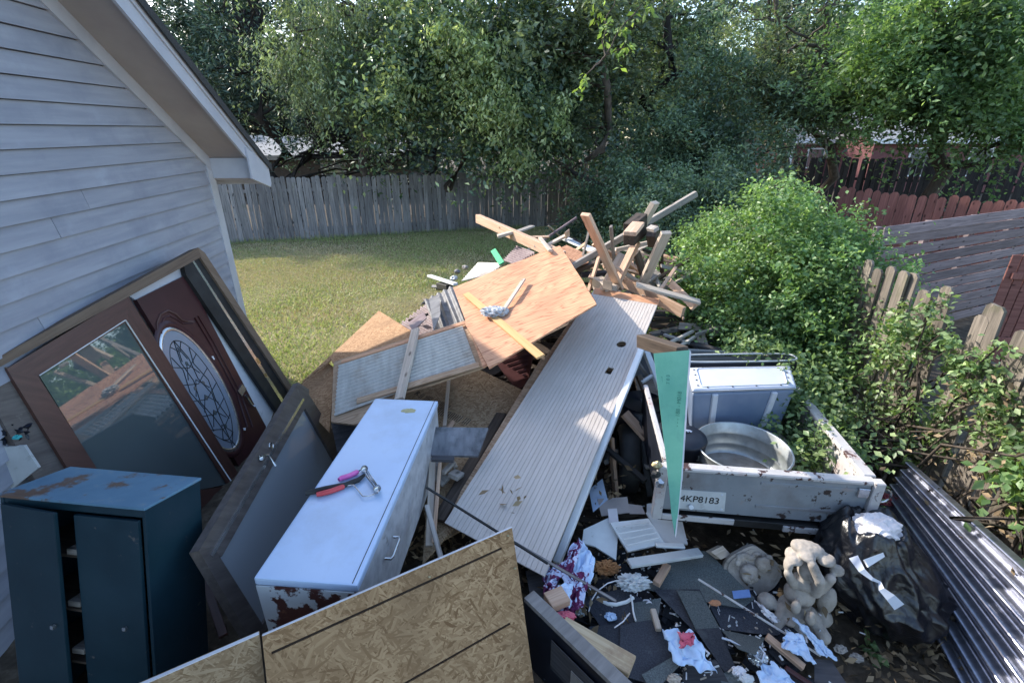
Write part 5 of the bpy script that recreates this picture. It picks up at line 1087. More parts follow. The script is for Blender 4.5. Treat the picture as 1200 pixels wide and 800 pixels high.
TB('side_rail', TW - .05, TW + .03, .06, TLn, Z1 - .028, Z1 + .002, TRAIL_T, .006); TB('side_rail', -.005, .035, .06, 1.15, Z1 - .028, Z1 + .002, TRAIL_T, .006)
TB('corner_post', TW - .02, TW + .045, -.03, .035, Z0 - .10, Z1 + .004, TRAIL_T, .006); TB('corner_post', -.045, .02, -.03, .035, Z0 - .10, Z1 + .004, TRAIL_T, .006)
TB('front_wall', .03, TW - .03, TLn - .035, TLn, Z0, Z1, TRAILP)
TB('frame_beam', .0, TW, -.01, .05, Z0 - .12, Z0 - .062, BLACK)
TB('bumper_rail', .02, .50, -.03, -.012, Z0 - .095, Z0 - .05, TRAIL_T); TB('bumper_rail', .82, 1.10, -.03, -.012, Z0 - .115, Z0 - .07, TRAIL_T)
TB('frame_beam', .15, .21, .05, TLn + .8, Z0 - .13, Z0 - .04, BLACK); TB('frame_beam', TW - .21, TW - .15, .05, TLn + .8, Z0 - .13, Z0 - .04, BLACK)
TB('axle', .0, TW, .9, .96, .26, .32, BLACK)
for x0 in (-.20, TW + .02):
    c = MT @ Vector((x0 + .09, .93, .31)); bm = bmesh.new()
    add_tube(bm, [c + wd_ * t for t in (-.09, -.085, -.06, .06, .085, .09)], [.24, .285, .31, .31, .285, .24], 28)
    wh = link('wheel', bm_mesh('wheel', bm, BLACK, True), Matrix.Identity(4), tr); bm = bmesh.new(); add_tube(bm, [c - wd_ * .092, c + wd_ * .092], .17, 20); link('rim', bm_mesh('rim', bm, CHROME, True), Matrix.Identity(4), wh)
# fender and chain hook
bm = bmesh.new(); c = MT @ Vector((TW + .05, -.02, Z1 - .04)); add_tube(bm, [c + Vector((.05 * math.sin(t), 0, -.05 + .05 * math.cos(t))) for t in np.linspace(0, 5.6, 14)], .007, 6); link('hook', bm_mesh('hook', bm, CHROME, True), Matrix.Identity(4), tr)
TB('pressed_rib', .62, 1.22, -.006, .004, Z0 + .05, Z0 + .075, TRAILP, .003, tg); TB('pressed_rib', .62, 1.22, -.006, .004, Z1 - .09, Z1 - .065, TRAILP, .003, tg)
TB('latch', TW - .10, TW - .03, -.02, .0, Z1 - .12, Z1 - .05, CHROME, .004, tg)
TGP = (MT @ Vector((0, -.0005, .7)), -ld_)
lpz, _ = plate('licence_plate', [(790, 573), (851, 577), (849, 599), (790, 595)], None, .004, LTGREY, parent=tg, plane=TGP, off=.006)
A_, B_ = hit(TGP, 797, 583.5, .008), hit(TGP, 850, 588, .008); M = frm(A_, B_ - A_, TGP[1])
text_obj('lettering', '4KP8183', .072, M, INK, lpz, .0012, 'LEFT', .98)
for uu, vv in ((795, 575.5), (846, 579.5), (795, 592), (845, 596.5)):
    bm = bmesh.new(); add_tube(bm, [hit(TGP, uu, vv, .005), hit(TGP, uu, vv, .010)], .004, 8); link('bolt', bm_mesh('bolt', bm, CHROME), Matrix.Identity(4), lpz)
bm = bmesh.new(); add_tube(bm, [hit(TGP, 810, 594, .0), hit(TGP, 810, 594, .03)], .016, 14); link('white_reflector', bm_mesh('white_reflector', bm, WHITE), Matrix.Identity(4), tg)
# tank
tz = 1.15; q = [P(806, 430, tz), P(926, 428, tz), P(933, 452, tz), P(812, 456, tz)]
cen = sum(q, Vector()) / 4; bot = [cen + (p - cen) * .86 for p in q]
for p in bot: p.z = Z0 + .005
tk = empty('plastic_tank', Vector((cen.x, cen.y, Z0)), 'white lidded plastic tank with shade coloured into its body, standing in the trailer', 'tank')
def loft(name, rings, mat, parent, bev=.02, smooth=True):
    bm = bmesh.new(); rs = [[bm.verts.new(p) for p in r] for r in rings]; n_ = len(rings[0])
    for i in range(len(rs) - 1):
        for k in range(n_): bm.faces.new([rs[i][k], rs[i][(k + 1) % n_], rs[i + 1][(k + 1) % n_], rs[i + 1][k]])
    bm.faces.new(rs[0][::-1]); bm.faces.new(rs[-1]); bmesh.ops.recalc_face_normals(bm, faces=bm.faces[:])
    if bev: bmesh.ops.bevel(bm, geom=bm.edges[:], offset=bev, segments=3, affect='EDGES', profile=.6)
    return link(name, bm_mesh(name, bm, mat, smooth), Matrix.Identity(4), parent)
t1 = [p + Vector((0, 0, -.035)) for p in q]; loft('lid', [[cen + (p - cen) * 1.03 + Vector((0, 0, -.035)) for p in q], q], TOTE, tk, .02)
loft('body', [bot, t1], TOTE_B, tk, .03)
fr_ = (q[2] - q[3]).normalized(); dn = lambda a, b_: (t1[3].lerp(t1[2], a) + Vector((0, -.004, .0)), bot[3].lerp(bot[2], b_) + Vector((0, -.004, 0)))
for a in (.22, .80):
    t_, b_ = dn(a, a * .98); beam('body_rib', t_ + Vector((0, 0, -.01)), b_, .05, .03, TOTE, parent=tk, up=Vector((0, -1, .2)), bev=.008)
bm = bmesh.new(); ins = [cen + (p - cen) * .84 + Vector((0, 0, .001)) for p in q]
loop = []
for k in range(4):
    a, b2, c2 = ins[k - 1], ins[k], ins[(k + 1) % 4]; loop += [b2.lerp(a, .12), b2.lerp(a, .03).lerp(b2.lerp(c2, .03), .5), b2.lerp(c2, .12)]
add_tube(bm, loop + [loop[0]], .006, 6); link('lid_groove', bm_mesh('lid_groove', bm, TOTE, True), Matrix.Identity(4), tk)
for k in range(4):
    for t in (.1, .37, .63, .9):
        p = ins[k].lerp(ins[(k + 1) % 4], t); p = cen + (p - cen) * 1.06; bm = bmesh.new(); add_tube(bm, [p + Vector((0, 0, -.002)), p + Vector((0, 0, .004))], .007, 8); link('screw', bm_mesh('screw', bm, BLACK), Matrix.Identity(4), tk)
# black tray behind the tank
b0, b1 = P(800, 430, 1.10), P(938, 428, 1.10); ty = empty('black_tray', Vector(((b0.x + b1.x) / 2, b0.y + .15, Z0)), 'black tub with a pale rim standing behind the white tank', 'tub')
xx = (b1 - b0); yy = Vector((-xx.y, xx.x, 0)).normalized() * .16; b0 = b0 + yy.normalized() * .03
box3('shell', b0 + Vector((0, 0, .02)), xx, yy, Vector((0, 0, -.65)), BLK_PL, .04, ty)
bm = bmesh.new(); cc = b0 + xx * .5 + yy * .5 + Vector((0, 0, .03)); 
add_tube(bm, [cc + xx * .5 * s * math.copysign(abs(math.cos(t)) ** .5, math.cos(t)) + yy * .5 * math.copysign(abs(math.sin(t)) ** .5, math.sin(t)) for t in np.linspace(0, 2 * math.pi, 33) for s in (1.02,)], .008, 6)
link('rim', bm_mesh('rim', bm, LTGREY, True), Matrix.Identity(4), ty)
# galvanised tub
tc_ = P(871, 523, .90); tb = empty('galvanised_tub', Vector((tc_.x, tc_.y, Z0)), 'round galvanised metal tub with dusty bottom in the trailer', 'tub')
def lathe(name, prof, M, mat, parent, seg=48):
    V = []; F = []
    for k in range(seg):
        t = 2 * math.pi * k / seg
        for r_, z_ in prof: V.append((r_ * math.cos(t), r_ * math.sin(t), z_))
    n_ = len(prof)
    for k in range(seg):
        for i in range(n_ - 1): a = k * n_ + i; b2 = ((k + 1) % seg) * n_ + i; F.append((a, b2, b2 + 1, a + 1))
    return link(name, mesh(name, V, F, mat, True), M, parent)
h_ = .275; R0 = .325
prof = [(0, 0), (R0 - .03, 0), (R0 - .025, .005), (R0 - .018, h_ * .33), (R0 - .008, h_ * .36), (R0 - .012, h_ * .39), (R0 - .01, h_ * .66), (R0, h_ * .69), (R0 - .006, h_ * .72), (R0, h_ - .01), (R0 + .008, h_), (R0, h_ + .008), (R0 - .008, h_), (R0 - .012, h_ * .72), (R0 - .018, h_ * .69), (R0 - .014, h_ * .66), (R0 - .02, h_ * .39), (R0 - .026, h_ * .36), (R0 - .022, h_ * .33), (R0 - .032, .012), (0, .012)]
MTB = Matrix.Translation((tc_.x, tc_.y, Z0 + .003)); lathe('shell', prof, MTB, GALV, tb)
lathe('sediment', [(0, .035), (.15, .03), (R0 - .034, .016)], MTB, DUST, tb)
for s_ in (-1, 1):
    bm = bmesh.new(); add_tube(bm, [Vector((tc_.x + s_ * (R0 + .012), tc_.y + d_, Z0 + .21 + z_)) for d_, z_ in ((-.06, .03), (-.06, -.01), (-.03, -.03), (.03, -.03), (.06, -.01), (.06, .03))], .006, 6); link('handle', bm_mesh('handle', bm, GALV, True), Matrix.Identity(4), tb)
for i, (dx, dy) in enumerate(((.03, .05), (-.05, -.02), (.08, -.06))): 
    crumple('dry_leaf_clump', Vector((tc_.x + dx, tc_.y + dy, Z0 + .045)), .03, .022, .008, PINE_DARK, ('dark wet leaf near the middle of the tub floor', 'curled brown leaf left on the tub floor', 'small brown leaf toward the tub front')[i], 'leaf', 90 + i, sub=2)
# black bin with emblem
bb = P(806, 520, .86); bn = empty('black_bin', Vector((bb.x, bb.y, Z0)), 'black round bin with a white oval emblem left of the metal tub', 'bin')
lathe('body', [(0, 0), (.13, 0), (.15, .01), (.165, .27), (.17, .28), (.16, .30), (.08, .315), (0, .315)], Matrix.Translation((bb.x - .03, bb.y + .02, Z0 + .002)), BLK_PL, bn, 32)
eo = P(806, 508, .93); n_ = (CAM - eo).normalized(); n_ = (n_ + Vector((0, 0, .6))).normalized(); ME = frm(eo, Vector((1, .1, -.1)), n_)
em = oval_ring('emblem_plate', .052, .034, .0, .0, 0, .006, TOTE, bn, ME)
bm = bmesh.new(); add_tube(bm, [Vector((x_, y_, .008)) for x_, y_ in ((-.025, -.008), (-.012, .014), (.0, .0), (.012, .012), (.026, -.006))], .0045, 6); link('emblem_mark', bm_mesh('emblem_mark', bm, BLACK, True), ME, em)
tim((885, 520, .645), (930, 553, .645), .16, .02, PINE_OLD, 'old grey board lying on the trailer floor right of the tub', name='floor_board', cat='board')
tim((905, 505, .68), (938, 540, .68), .07, .03, CONC, 'pale dusty slab in the right corner of the trailer', name='stone_slab', cat='slab')

# ================================================================ STATUES, BAG, STEEL SHEET
def remesh_blob(name, parts, M, mat, vox, parent=None, rough=.006, seed=1):
    """union of ellipsoids (x,y,z,rx,ry,rz) and capsules ((p0),(p1),r0,r1) into one continuous surface"""
    bm = bmesh.new()
    for p in parts:
        if len(p) == 6:
            r_ = bmesh.ops.create_icosphere(bm, subdivisions=3, radius=1)
            for v in r_['verts']: v.co = Vector((p[0] + v.co.x * p[3], p[1] + v.co.y * p[4], p[2] + v.co.z * p[5]))
        else:
            a, b2, r0, r1 = Vector(p[0]), Vector(p[1]), p[2], p[3]
            for i in range(7):
                t = i / 6; r_ = bmesh.ops.create_icosphere(bm, subdivisions=2, radius=r0 + (r1 - r0) * t); c = a.lerp(b2, t)
                for v in r_['verts']: v.co += c
    o = bpy.data.objects.new('tmp', bm_mesh('tmp', bm, None)); col.objects.link(o)
    m_ = o.modifiers.new('r', 'REMESH'); m_.mode = 'VOXEL'; m_.voxel_size = vox
    s_ = o.modifiers.new('s', 'SMOOTH'); s_.iterations = 1; s_.factor = .5
    me = evalmesh(o, name, mat); bpy.data.objects.remove(o); s = Vector((seed * 5.1, 0, 0))
    for v in me.vertices: v.co += v.co.normalized() * rough * (noise.noise(v.co * 28 + s) + .5 * noise.noise(v.co * 70 + s))
    me.polygons.foreach_set('use_smooth', [True] * len(me.polygons)); return link(name, me, M, parent)
sb = P(926, 732, .03); MS = Matrix.Translation(sb) @ Matrix.Rotation(R(-18), 4, 'Z')
# kneeling cherub lifting a broken shell bowl
cher = [(0, 0, .04, .13, .12, .04), (0, .0, .12, .10, .09, .07), (0, .01, .21, .085, .075, .085), (.0, .0, .30, .07, .06, .05),
        ((-.06, -.03, .13), (-.10, -.11, .07), .045, .035), ((.06, -.03, .13), (.12, -.10, .08), .05, .04), ((.12, -.10, .08), (.13, -.02, .04), .035, .03),
        ((-.05, -.02, .29), (-.10, -.06, .38), .032, .026), ((.05, -.03, .28), (.03, -.08, .40), .036, .03), ((.03, -.08, .40), (-.01, -.06, .46), .03, .028),
        (.0, .01, .37, .055, .06, .062), (.02, -.045, .36, .02, .015, .02), ((.07, -.02, .30), (.085, -.05, .40), .036, .03),
        (-.075, .0, .44, .05, .07, .03), (-.02, .03, .48, .09, .06, .03), (.06, .0, .46, .05, .05, .03), (.115, -.01, .42, .038, .032, .034), (-.10, -.03, .41, .025, .04, .05), (-.03, -.02, .475, .045, .05, .022),
        (-.14, -.01, .13, .055, .05, .05), (-.17, -.02, .06, .05, .05, .06), (.13, .02, .20, .05, .045, .10), (.14, .03, .07, .06, .05, .06), (-.04, -.09, .11, .03, .03, .02), (.04, -.09, .17, .03, .03, .05), (-.03, -.075, .20, .028, .028, .05)]
kx, kz, kr = 1.22, 1.3, 1.06
cher = [(p[0] * kx, p[1] * kx, p[2] * kz, p[3] * kr, p[4] * kr, p[5] * kr) if len(p) == 6 else ((p[0][0] * kx, p[0][1] * kx, p[0][2] * kz), (p[1][0] * kx, p[1][1] * kx, p[1][2] * kz), p[2], p[3]) for p in cher]
tagp(remesh_blob('cherub_statue', cher, MS, CONC, .0075, seed=3), 'weathered concrete cherub statue holding up a broken shell bowl', 'statue')
# shield plaque with two faces, tilted
A_, B_, C_ = P(858, 650, .34), P(908, 655, .34), P(882, 700, .10); SPL = plane3(A_, B_, C_); cc = hit(SPL, 882, 668); MSH = frm(cc, B_ - A_, SPL[1])
pl_ = empty('shield_plaque', cc, 'pale concrete shield plaque with two cherub faces by the dark shingles', 'plaque')
bm = bmesh.new(); outl = []
for t in np.linspace(0, 2 * math.pi, 41)[:-1]:
    c_, s_ = math.cos(t), math.sin(t); r_ = .185 * (1 + .10 * math.cos(2 * t) - .09 * abs(math.sin(2 * t)) + .04 * math.cos(4 * t)); outl.append((r_ * c_ * .9, r_ * s_ * (1.15 if s_ < 0 else .95)))
add_prism(bm, outl, -.04, 0); add_prism(bm, [(x_ * .88, y_ * .88) for x_, y_ in outl], 0, .008); bmesh.ops.bevel(bm, geom=bm.edges[:], offset=.004, segments=1, affect='EDGES'); link('shield', bm_mesh('shield', bm, CONC), MSH, pl_)
face = lambda x_, y_, s_: [(x_, y_, .02, .052 * s_, .056 * s_, .045 * s_), (x_, y_ + .03 * s_, .035, .045 * s_, .03 * s_, .03 * s_), (x_, y_ - .002, .062 * s_, .010 * s_, .015 * s_, .012 * s_), (x_ - .028 * s_, y_ - .015 * s_, .04 * s_, .02 * s_, .02 * s_, .018 * s_), (x_ + .028 * s_, y_ - .015 * s_, .04 * s_, .02 * s_, .02 * s_, .018 * s_), (x_, y_ - .04 * s_, .04 * s_, .016 * s_, .012 * s_, .014 * s_), (x_, y_ - .025 * s_, .058 * s_, .014 * s_, .006 * s_, .006 * s_)]
remesh_blob('relief_face', face(-.03, -.02, 1.15), MSH, CONC, .006, pl_, .002, 5); remesh_blob('relief_face', face(.055, .055, .95), MSH, CONC, .006, pl_, .002, 6)
remesh_blob('relief_curls', [(-.085, .08, .01, .03, .025, .02), (-.055, .10, .012, .03, .02, .02), (-.02, .085, .01, .03, .02, .018), (.02, .115, .01, .03, .018, .018), (-.10, .045, .01, .02, .025, .016), (.10, .10, .01, .025, .02, .018)], MSH, CONC, .006, pl_, .003, 7)
plate('small_wood_block', [(833, 646), (847, 639), (857, 650), (845, 655)], (.36, .36, .30), .05, PINE_PALE, 'small pale wood block beside the shield plaque', 'wood block')

# trash bag
bc = P(1024, 668, .37); bag = empty('trash_bag', Vector((bc.x, bc.y, .02)), 'full black plastic trash bag with white tissue spilling from its top', 'bag')
bm = bmesh.new(); bmesh.ops.create_icosphere(bm, subdivisions=6, radius=1)
for v in bm.verts:
    d = v.co.normalized(); hz = d.z; 
    rx, ry, rz = .39, .37, .39
    sw = 1 + .16 * math.sin(d.x * 2 + 1) * (hz < 0) - .12 * max(0, hz)
    f1 = abs(noise.noise(Vector((d.x * 2.2, d.y * 2.2, d.z * 1.1)) + Vector((3, 1, 9)))); f2 = abs(noise.noise(Vector((math.atan2(d.y, d.x) * 3.2 + 7 + 1.2 * d.z, d.z * 1.3, 2)))); f3 = abs(noise.noise(Vector((d.x * 9 + 2 * d.z, d.y * 9 + 3, d.z * 3))))
    k_ = sw * (1.02 - .22 * f1 - .13 * f2 - .05 * f3)
    v.co = Vector((d.x * rx * k_ - .10 * hz, d.y * ry * k_ + .04 * hz, d.z * rz * (1 - .16 * f2 - .1 * f1)))
    if v.co.z < -.34: v.co.z = -.34 + .02 * noise.noise(v.co * 9)
    e_ = Vector((v.co.x + .09, v.co.y - .02)).length
    if hz > .5 and e_ < .15: v.co.z -= .07 * (1 - e_ / .15)
    if hz > .35 and .11 < e_ < .23: v.co.z += .06 * math.sin((e_ - .11) / .12 * math.pi) * (1.1 + .9 * noise.noise(Vector((v.co.x * 14, v.co.y * 14, 5))))
link('film', bm_mesh('film', bm, BAG, True), Matrix.Translation(bc), bag)
crumple('tissue_wad', bc + Vector((-.08, .0, .36)), .13, .11, .07, PAPER, 'crumpled white tissue in the mouth of the trash bag', 'tissue', 101, freq=5, amp=.22, sub=5)
def ribbon(name, pts, wd, mat, label, cat, th=.002, parent=None):
    bm = bmesh.new(); n_ = len(pts); L_ = []
    for i, p in enumerate(pts):
        d = (pts[min(i + 1, n_ - 1)] - pts[max(i - 1, 0)]).normalized(); s = d.cross(CAM - p).normalized(); w_ = wd[i] if isinstance(wd, (list, tuple)) else wd
        nn = s.cross(d).normalized(); L_.append([bm.verts.new(p + s * w_ / 2), bm.verts.new(p - s * w_ / 2), bm.verts.new(p - s * w_ / 2 - nn * th), bm.verts.new(p + s * w_ / 2 - nn * th)])
    for i in range(n_ - 1):
        for k in range(4): bm.faces.new([L_[i][k], L_[i][(k + 1) % 4], L_[i + 1][(k + 1) % 4], L_[i + 1][k]])
    bm.faces.new(L_[0]); bm.faces.new(L_[-1][::-1]); bmesh.ops.recalc_face_normals(bm, faces=bm.faces[:]); o = link(name, bm_mesh(name, bm, mat), Matrix.Identity(4), parent); return tagp(o, label, cat)
ribbon('plastic_strip', [P(1000, 652, .73), P(1010, 668, .70), P(1022, 678, .675), P(1031, 682, .66), P(1033, 690, .645), P(1044, 700, .62), P(1054, 711, .58)], [.05, .035, .02, .015, .03, .05, .06], TOTE, 'pale blue plastic strip hanging down the black trash bag', 'strip')
plate('white_packet', [(1013, 655), (1035, 647), (1037, 652), (1018, 664)], (.74, .71, .70), .01, WHITE, 'small white flat packet tucked in the bag beside the tissue', 'packet')

# leaning steel roofing sheet and the one under it
corr_on('steel_roofing_sheet', [(1020, 604), (1066, 540), (1330, 772), (1225, 990)], (.26, .70, .68), .098, .026, STEEL, 'shiny corrugated steel sheet leaning on the old fence at the right', 'roofing', th_px=14)
corr_on('steel_roofing_sheet', [(1000, 630), (1040, 590), (1075, 640), (1075, 690)], (.1, .38, .3), .098, .018, STEEL, 'second corrugated steel sheet mostly hidden under the leaning one', 'roofing')
crumple('red_bundle', P(1040, 585, .42), .07, .05, .04, surf('dull_red_cloth', [(.3, (.18, .03, .04)), (.7, (.25, .06, .06))], nscale=9, jit=0), 'dull red bundle behind the trailer corner post', 'cloth', 105)

# ================================================================ FOREGROUND SHINGLES AND SCRAPS
k_ = 0
def sh(px, zs, label, mat=None, th=.006, warp=.02, name='asphalt_shingle', cat='shingle'):
    return plate(name, px, zs, th, mat or ASPH, label, cat, warp=warp)
# base litter
bm = bmesh.new(); rr = random.Random(12)
for k in range(420):
    x_ = rr.uniform(.25, 1.75); y_ = rr.uniform(1.35, 2.75)
    if y_ > 2.5 and x_ > 1.2: continue
    z_ = rr.uniform(.03, .13); L_ = rr.uniform(.05, .22); w_ = rr.uniform(.03, .12)
    M = Matrix.Translation((x_, y_, z_)) @ Matrix.Rotation(rr.uniform(0, 6.3), 4, 'Z') @ Matrix.Rotation(rr.gauss(0, .3), 4, 'X') @ Matrix.Rotation(rr.gauss(0, .2), 4, 'Y')
    add_box(bm, -L_ / 2, L_ / 2, -w_ / 2, w_ / 2, -.004, .004, M)
tagp(link('shingle_crumbs', bm_mesh('shingle_crumbs', bm, ASPH)), 'broken dark shingle crumbs covering the ground in the foreground', 'rubble', kind='stuff')
bm = bmesh.new(); ms = [bmesh.new() for _ in range(3)]
for k in range(620):
    x_ = rr.gauss(.95, .42); y_ = rr.gauss(2.1, .38); t_ = rr.randrange(3); L_ = rr.uniform(.008, .04); w_ = rr.uniform(.003, .012)
    if x_ < .25: continue
    M = Matrix.Translation((x_, y_, rr.uniform(.10, .21))) @ Matrix.Rotation(rr.uniform(0, 6.3), 4, 'Z') @ Matrix.Rotation(rr.gauss(0, .4), 4, 'X') @ Matrix.Rotation(rr.gauss(0, .4), 4, 'Y')
    add_box(ms[t_], -L_ / 2, L_ / 2, -w_ / 2, w_ / 2, -.003, .003, M)
for b2, mt_, lb in zip(ms, (PAPER, PINE_PALE, LTGREY), ('white paper crumbs scattered over the shingles', 'pale wood splinters scattered over the shingles', 'grey plaster crumbs scattered over the shingles')):
    tagp(link('small_crumbs', bm_mesh('small_crumbs', b2, mt_)), lb, 'crumbs', kind='stuff')
sh([(757, 688), (800, 643), (828, 646), (885, 700), (870, 712), (820, 705)], (.22, .26, .26), 'broad dark green-grey shingle sheet left of the shield plaque', ASPH_G, warp=.03)
sh([(766, 690), (820, 690), (856, 760), (812, 738)], (.24, .24, .18), 'blue-black shingle left part of the middle fan', warp=.02)
sh([(793, 691), (820, 692), (843, 735), (815, 737)], (.27, .27, .22), 'lighter grey square-ended shingle on the middle fan', ASPH_G, warp=.01)
sh([(815, 737), (843, 735), (862, 782), (849, 787)], (.22, .22, .17), 'dark pointed shingle below the lighter grey one', warp=.01)
sh([(820, 690), (870, 690), (925, 735), (910, 745), (880, 742), (845, 737)], (.2, .2, .14), 'wide black shingle sheet under the white rod', warp=.02)
sh([(845, 738), (880, 744), (897, 746), (885, 765), (865, 758)], (.19, .18, .17), 'curled grey shingle right of the dark pointed one', ASPH_G, warp=.03)
sh([(850, 700), (882, 690), (960, 765), (930, 790), (900, 742)], (.16, .17, .10), 'long dark felt strip running to the blue cloth', warp=.02)
sh([(727, 732), (762, 726), (797, 765), (758, 800), (725, 790)], (.24, .24, .2), 'big square blue-black shingle in front of the light blue rag', warp=.01)
sh([(680, 700), (730, 690), (775, 712), (760, 735), (705, 735)], (.2, .22, .22), 'dusty dark shingle under the pole tip', warp=.03)
sh([(690, 735), (730, 730), (745, 780), (725, 790), (700, 770)], (.22, .22, .2), 'torn dark shingle right of the weathered plank', warp=.02)
sh([(742, 705), (775, 700), (770, 730), (745, 735)], (.24, .24, .23), 'round-edged grey shingle near the middle of the debris', ASPH_G, warp=.03)
sh([(800, 775), (840, 772), (860, 812), (800, 812)], (.18, .18, .14), 'dark reddish shingle at the bottom edge', WOOD_BLACK, warp=.02)
sh([(752, 790), (795, 765), (800, 775), (765, 812)], (.21, .22, .22), 'narrow grey shingle edge at the bottom centre', ASPH_G, warp=.01)
sh([(842, 790), (870, 778), (885, 812), (850, 812)], (.16, .16, .14), 'grey shingle piece at the bottom beside the blue rag', ASPH_G)
sh([(955, 770), (975, 772), (1000, 812), (955, 812)], (.14, .14, .12), 'dark purple felt flap at the bottom right of the debris', WOOD_BLACK)
sh([(616, 668), (645, 662), (650, 705), (622, 700)], (.34, .34, .30), 'dark slate coloured scrap left of the patterned cloth', WOOD_BLACK)
sh([(858, 692), (878, 690), (880, 699), (860, 701)], (.27, .27, .26), 'small blue painted chip on the broad shingle', surf('blue_paint_chip', [(.3, (.10, .18, .42)), (.7, (.16, .26, .5))], nscale=9, jit=0), name='paint_chip', cat='chip', warp=.0)
# light panels and boards
sh([(715, 612), (760, 607), (779, 636), (736, 646)], (.42, .42, .36), 'moulded light grey drawer front among the debris', LTGREY, .02, .0, 'drawer_front', 'drawer front')
for k in range(4):
    f0, f1 = .18 + .2 * k, .18 + .2 * k
    a_ = P(715 + 21 * f0 + 3, 612 + 34 * f0, .432 - .06 * f0); b2 = P(760 + 19 * f1 - 3, 607 + 29 * f1, .432 - .06 * f1)
    beam('raised_moulding', a_, b2, .012, .008, LTGREY, parent=bpy.data.objects['drawer_front'])
sh([(684, 620), (718, 604), (724, 628), (722, 656), (697, 640), (682, 636)], (.35, .38, .34), 'broken pale grey panel left of the drawer front', LTGREY, .014, .008, 'wall_panel', 'panel')
sh([(757, 600), (798, 604), (806, 637), (777, 635)], (.36, .36, .32), 'flat pale grey panel behind the tip of the green wallboard', LTGREY, .014, 0, 'wall_panel', 'panel')
sh([(700, 584), (735, 582), (738, 600), (705, 604)], (.36, .36, .34), 'tan grey card piece at the foot of the black drum', surf('tan_card', [(.3, (.38, .34, .33)), (.7, (.46, .42, .40))], nscale=6, jit=0), .006, .01, 'card_piece', 'card')
sh([(735, 590), (752, 592), (756, 602), (738, 602)], (.34, .34, .33), 'small tan card piece right of the larger one', surf('tan_card2', [(.3, (.36, .32, .31)), (.7, (.44, .40, .38))], nscale=6, jit=0), .006, .01, 'card_piece', 'card')
sh([(690, 572), (706, 560), (712, 585), (695, 600)], (.36, .38, .36), 'pale blue paper scrap beside the white channel', CLOTH_W, .003, .03, 'paper_scrap', 'paper')
sh([(712, 596), (723, 595), (725, 612), (714, 613)], (.4, .4, .38), 'small lavender card standing behind the drawer front', PAPER, .003, .01, 'card_piece', 'card')
sh([(758, 590), (772, 588), (772, 600), (758, 602)], (.34, .34, .34), 'light square tile near the foot of the white post', LTGREY, .01, 0, 'tile', 'tile')
tim((737, 660, .37), (821, 647, .33), .07, .025, LTGREY, 'pale grey board lying in front of the drawer front', name='pale_board', cat='board')
tim((768, 638, .36), (802, 640, .34), .04, .02, LTGREY, 'short pale trim strip right of the drawer front', name='trim_strip', cat='trim')
tim((782, 662, .28), (769, 684, .27), .05, .04, PINE, 'short tan wood block between the pale board and shingles', name='wood_block', cat='wood block')
tim((772, 738, .27), (765, 714, .27), .035, .03, PINE_PALE, 'pale wedge of wood by the middle shingles', name='wood_wedge', cat='wood block')
rod = beam('white_rod', P(818, 678, .33), P(962, 768, .14), .014, .014, TRAIL_T, 'long thin white rod lying diagonally across the shingles', 'rod', bev=.004)
tim((898, 745, .2), (942, 782, .14), .045, .03, PINE, 'orange-brown wood strip between the two blue cloths', name='wood_strip', cat='wood strip')
tim((920, 782, .17), (965, 812, .12), .03, .02, MAROON, 'dark red trim strip at the bottom right', name='trim_strip', cat='trim')
tim((658, 733, .46), (741, 781, .44), .115, .035, wood('weathered_yellow_board', (.40, .28, .16), (.62, .50, .33), weather=((.24, .14, .09), .56), jit=0), 'weathered yellow plank lying beside the dark box edge', name='weathered_plank', cat='plank')
tim((642, 706, .46), (663, 697, .46), .11, .05, PINE, 'short light wood block on the patterned cloth', name='wood_block', cat='wood block')
# dark box with grey edge
O = P(614, 700, .60); X_ = P(748, 830, .60) - O; Y_ = P(640, 700, .60) - O
bx = empty('broken_cabinet', O - Vector((0, 0, .58)), 'broken dark cabinet with a grey top edge at the bottom centre', 'cabinet')
GREYB = surf('grey_weathered_edge', [(.3, (.17, .155, .145)), (.7, (.27, .25, .235))], (8, 1, 1), 4, 7, .85, bmp=.2, jit=0)
y_ = (Y_ - X_ * (Y_.dot(X_) / X_.length_squared)).normalized()
box3('top_edge', O, X_, y_ * .075, Vector((0, 0, -.03)), GREYB, .003, bx)
box3('side_panel', O + y_ * .006 - Vector((0, 0, .031)), X_ * .98, y_ * .012, Vector((0, 0, -.5)), BLK_PL, .002, bx)
box3('loose_sheet', O - y_ * .012 - Vector((0, 0, .10)) + X_ * .3, X_ * .7, y_ * .006, Vector((0, 0, -.22)), WOOD_BLACK, .001, bx)
box3('loose_sheet', O - y_ * .02 - Vector((0, 0, .16)) + X_ * .5, X_ * .5, y_ * .005, Vector((0, 0, -.22)), GREYB, .001, bx)
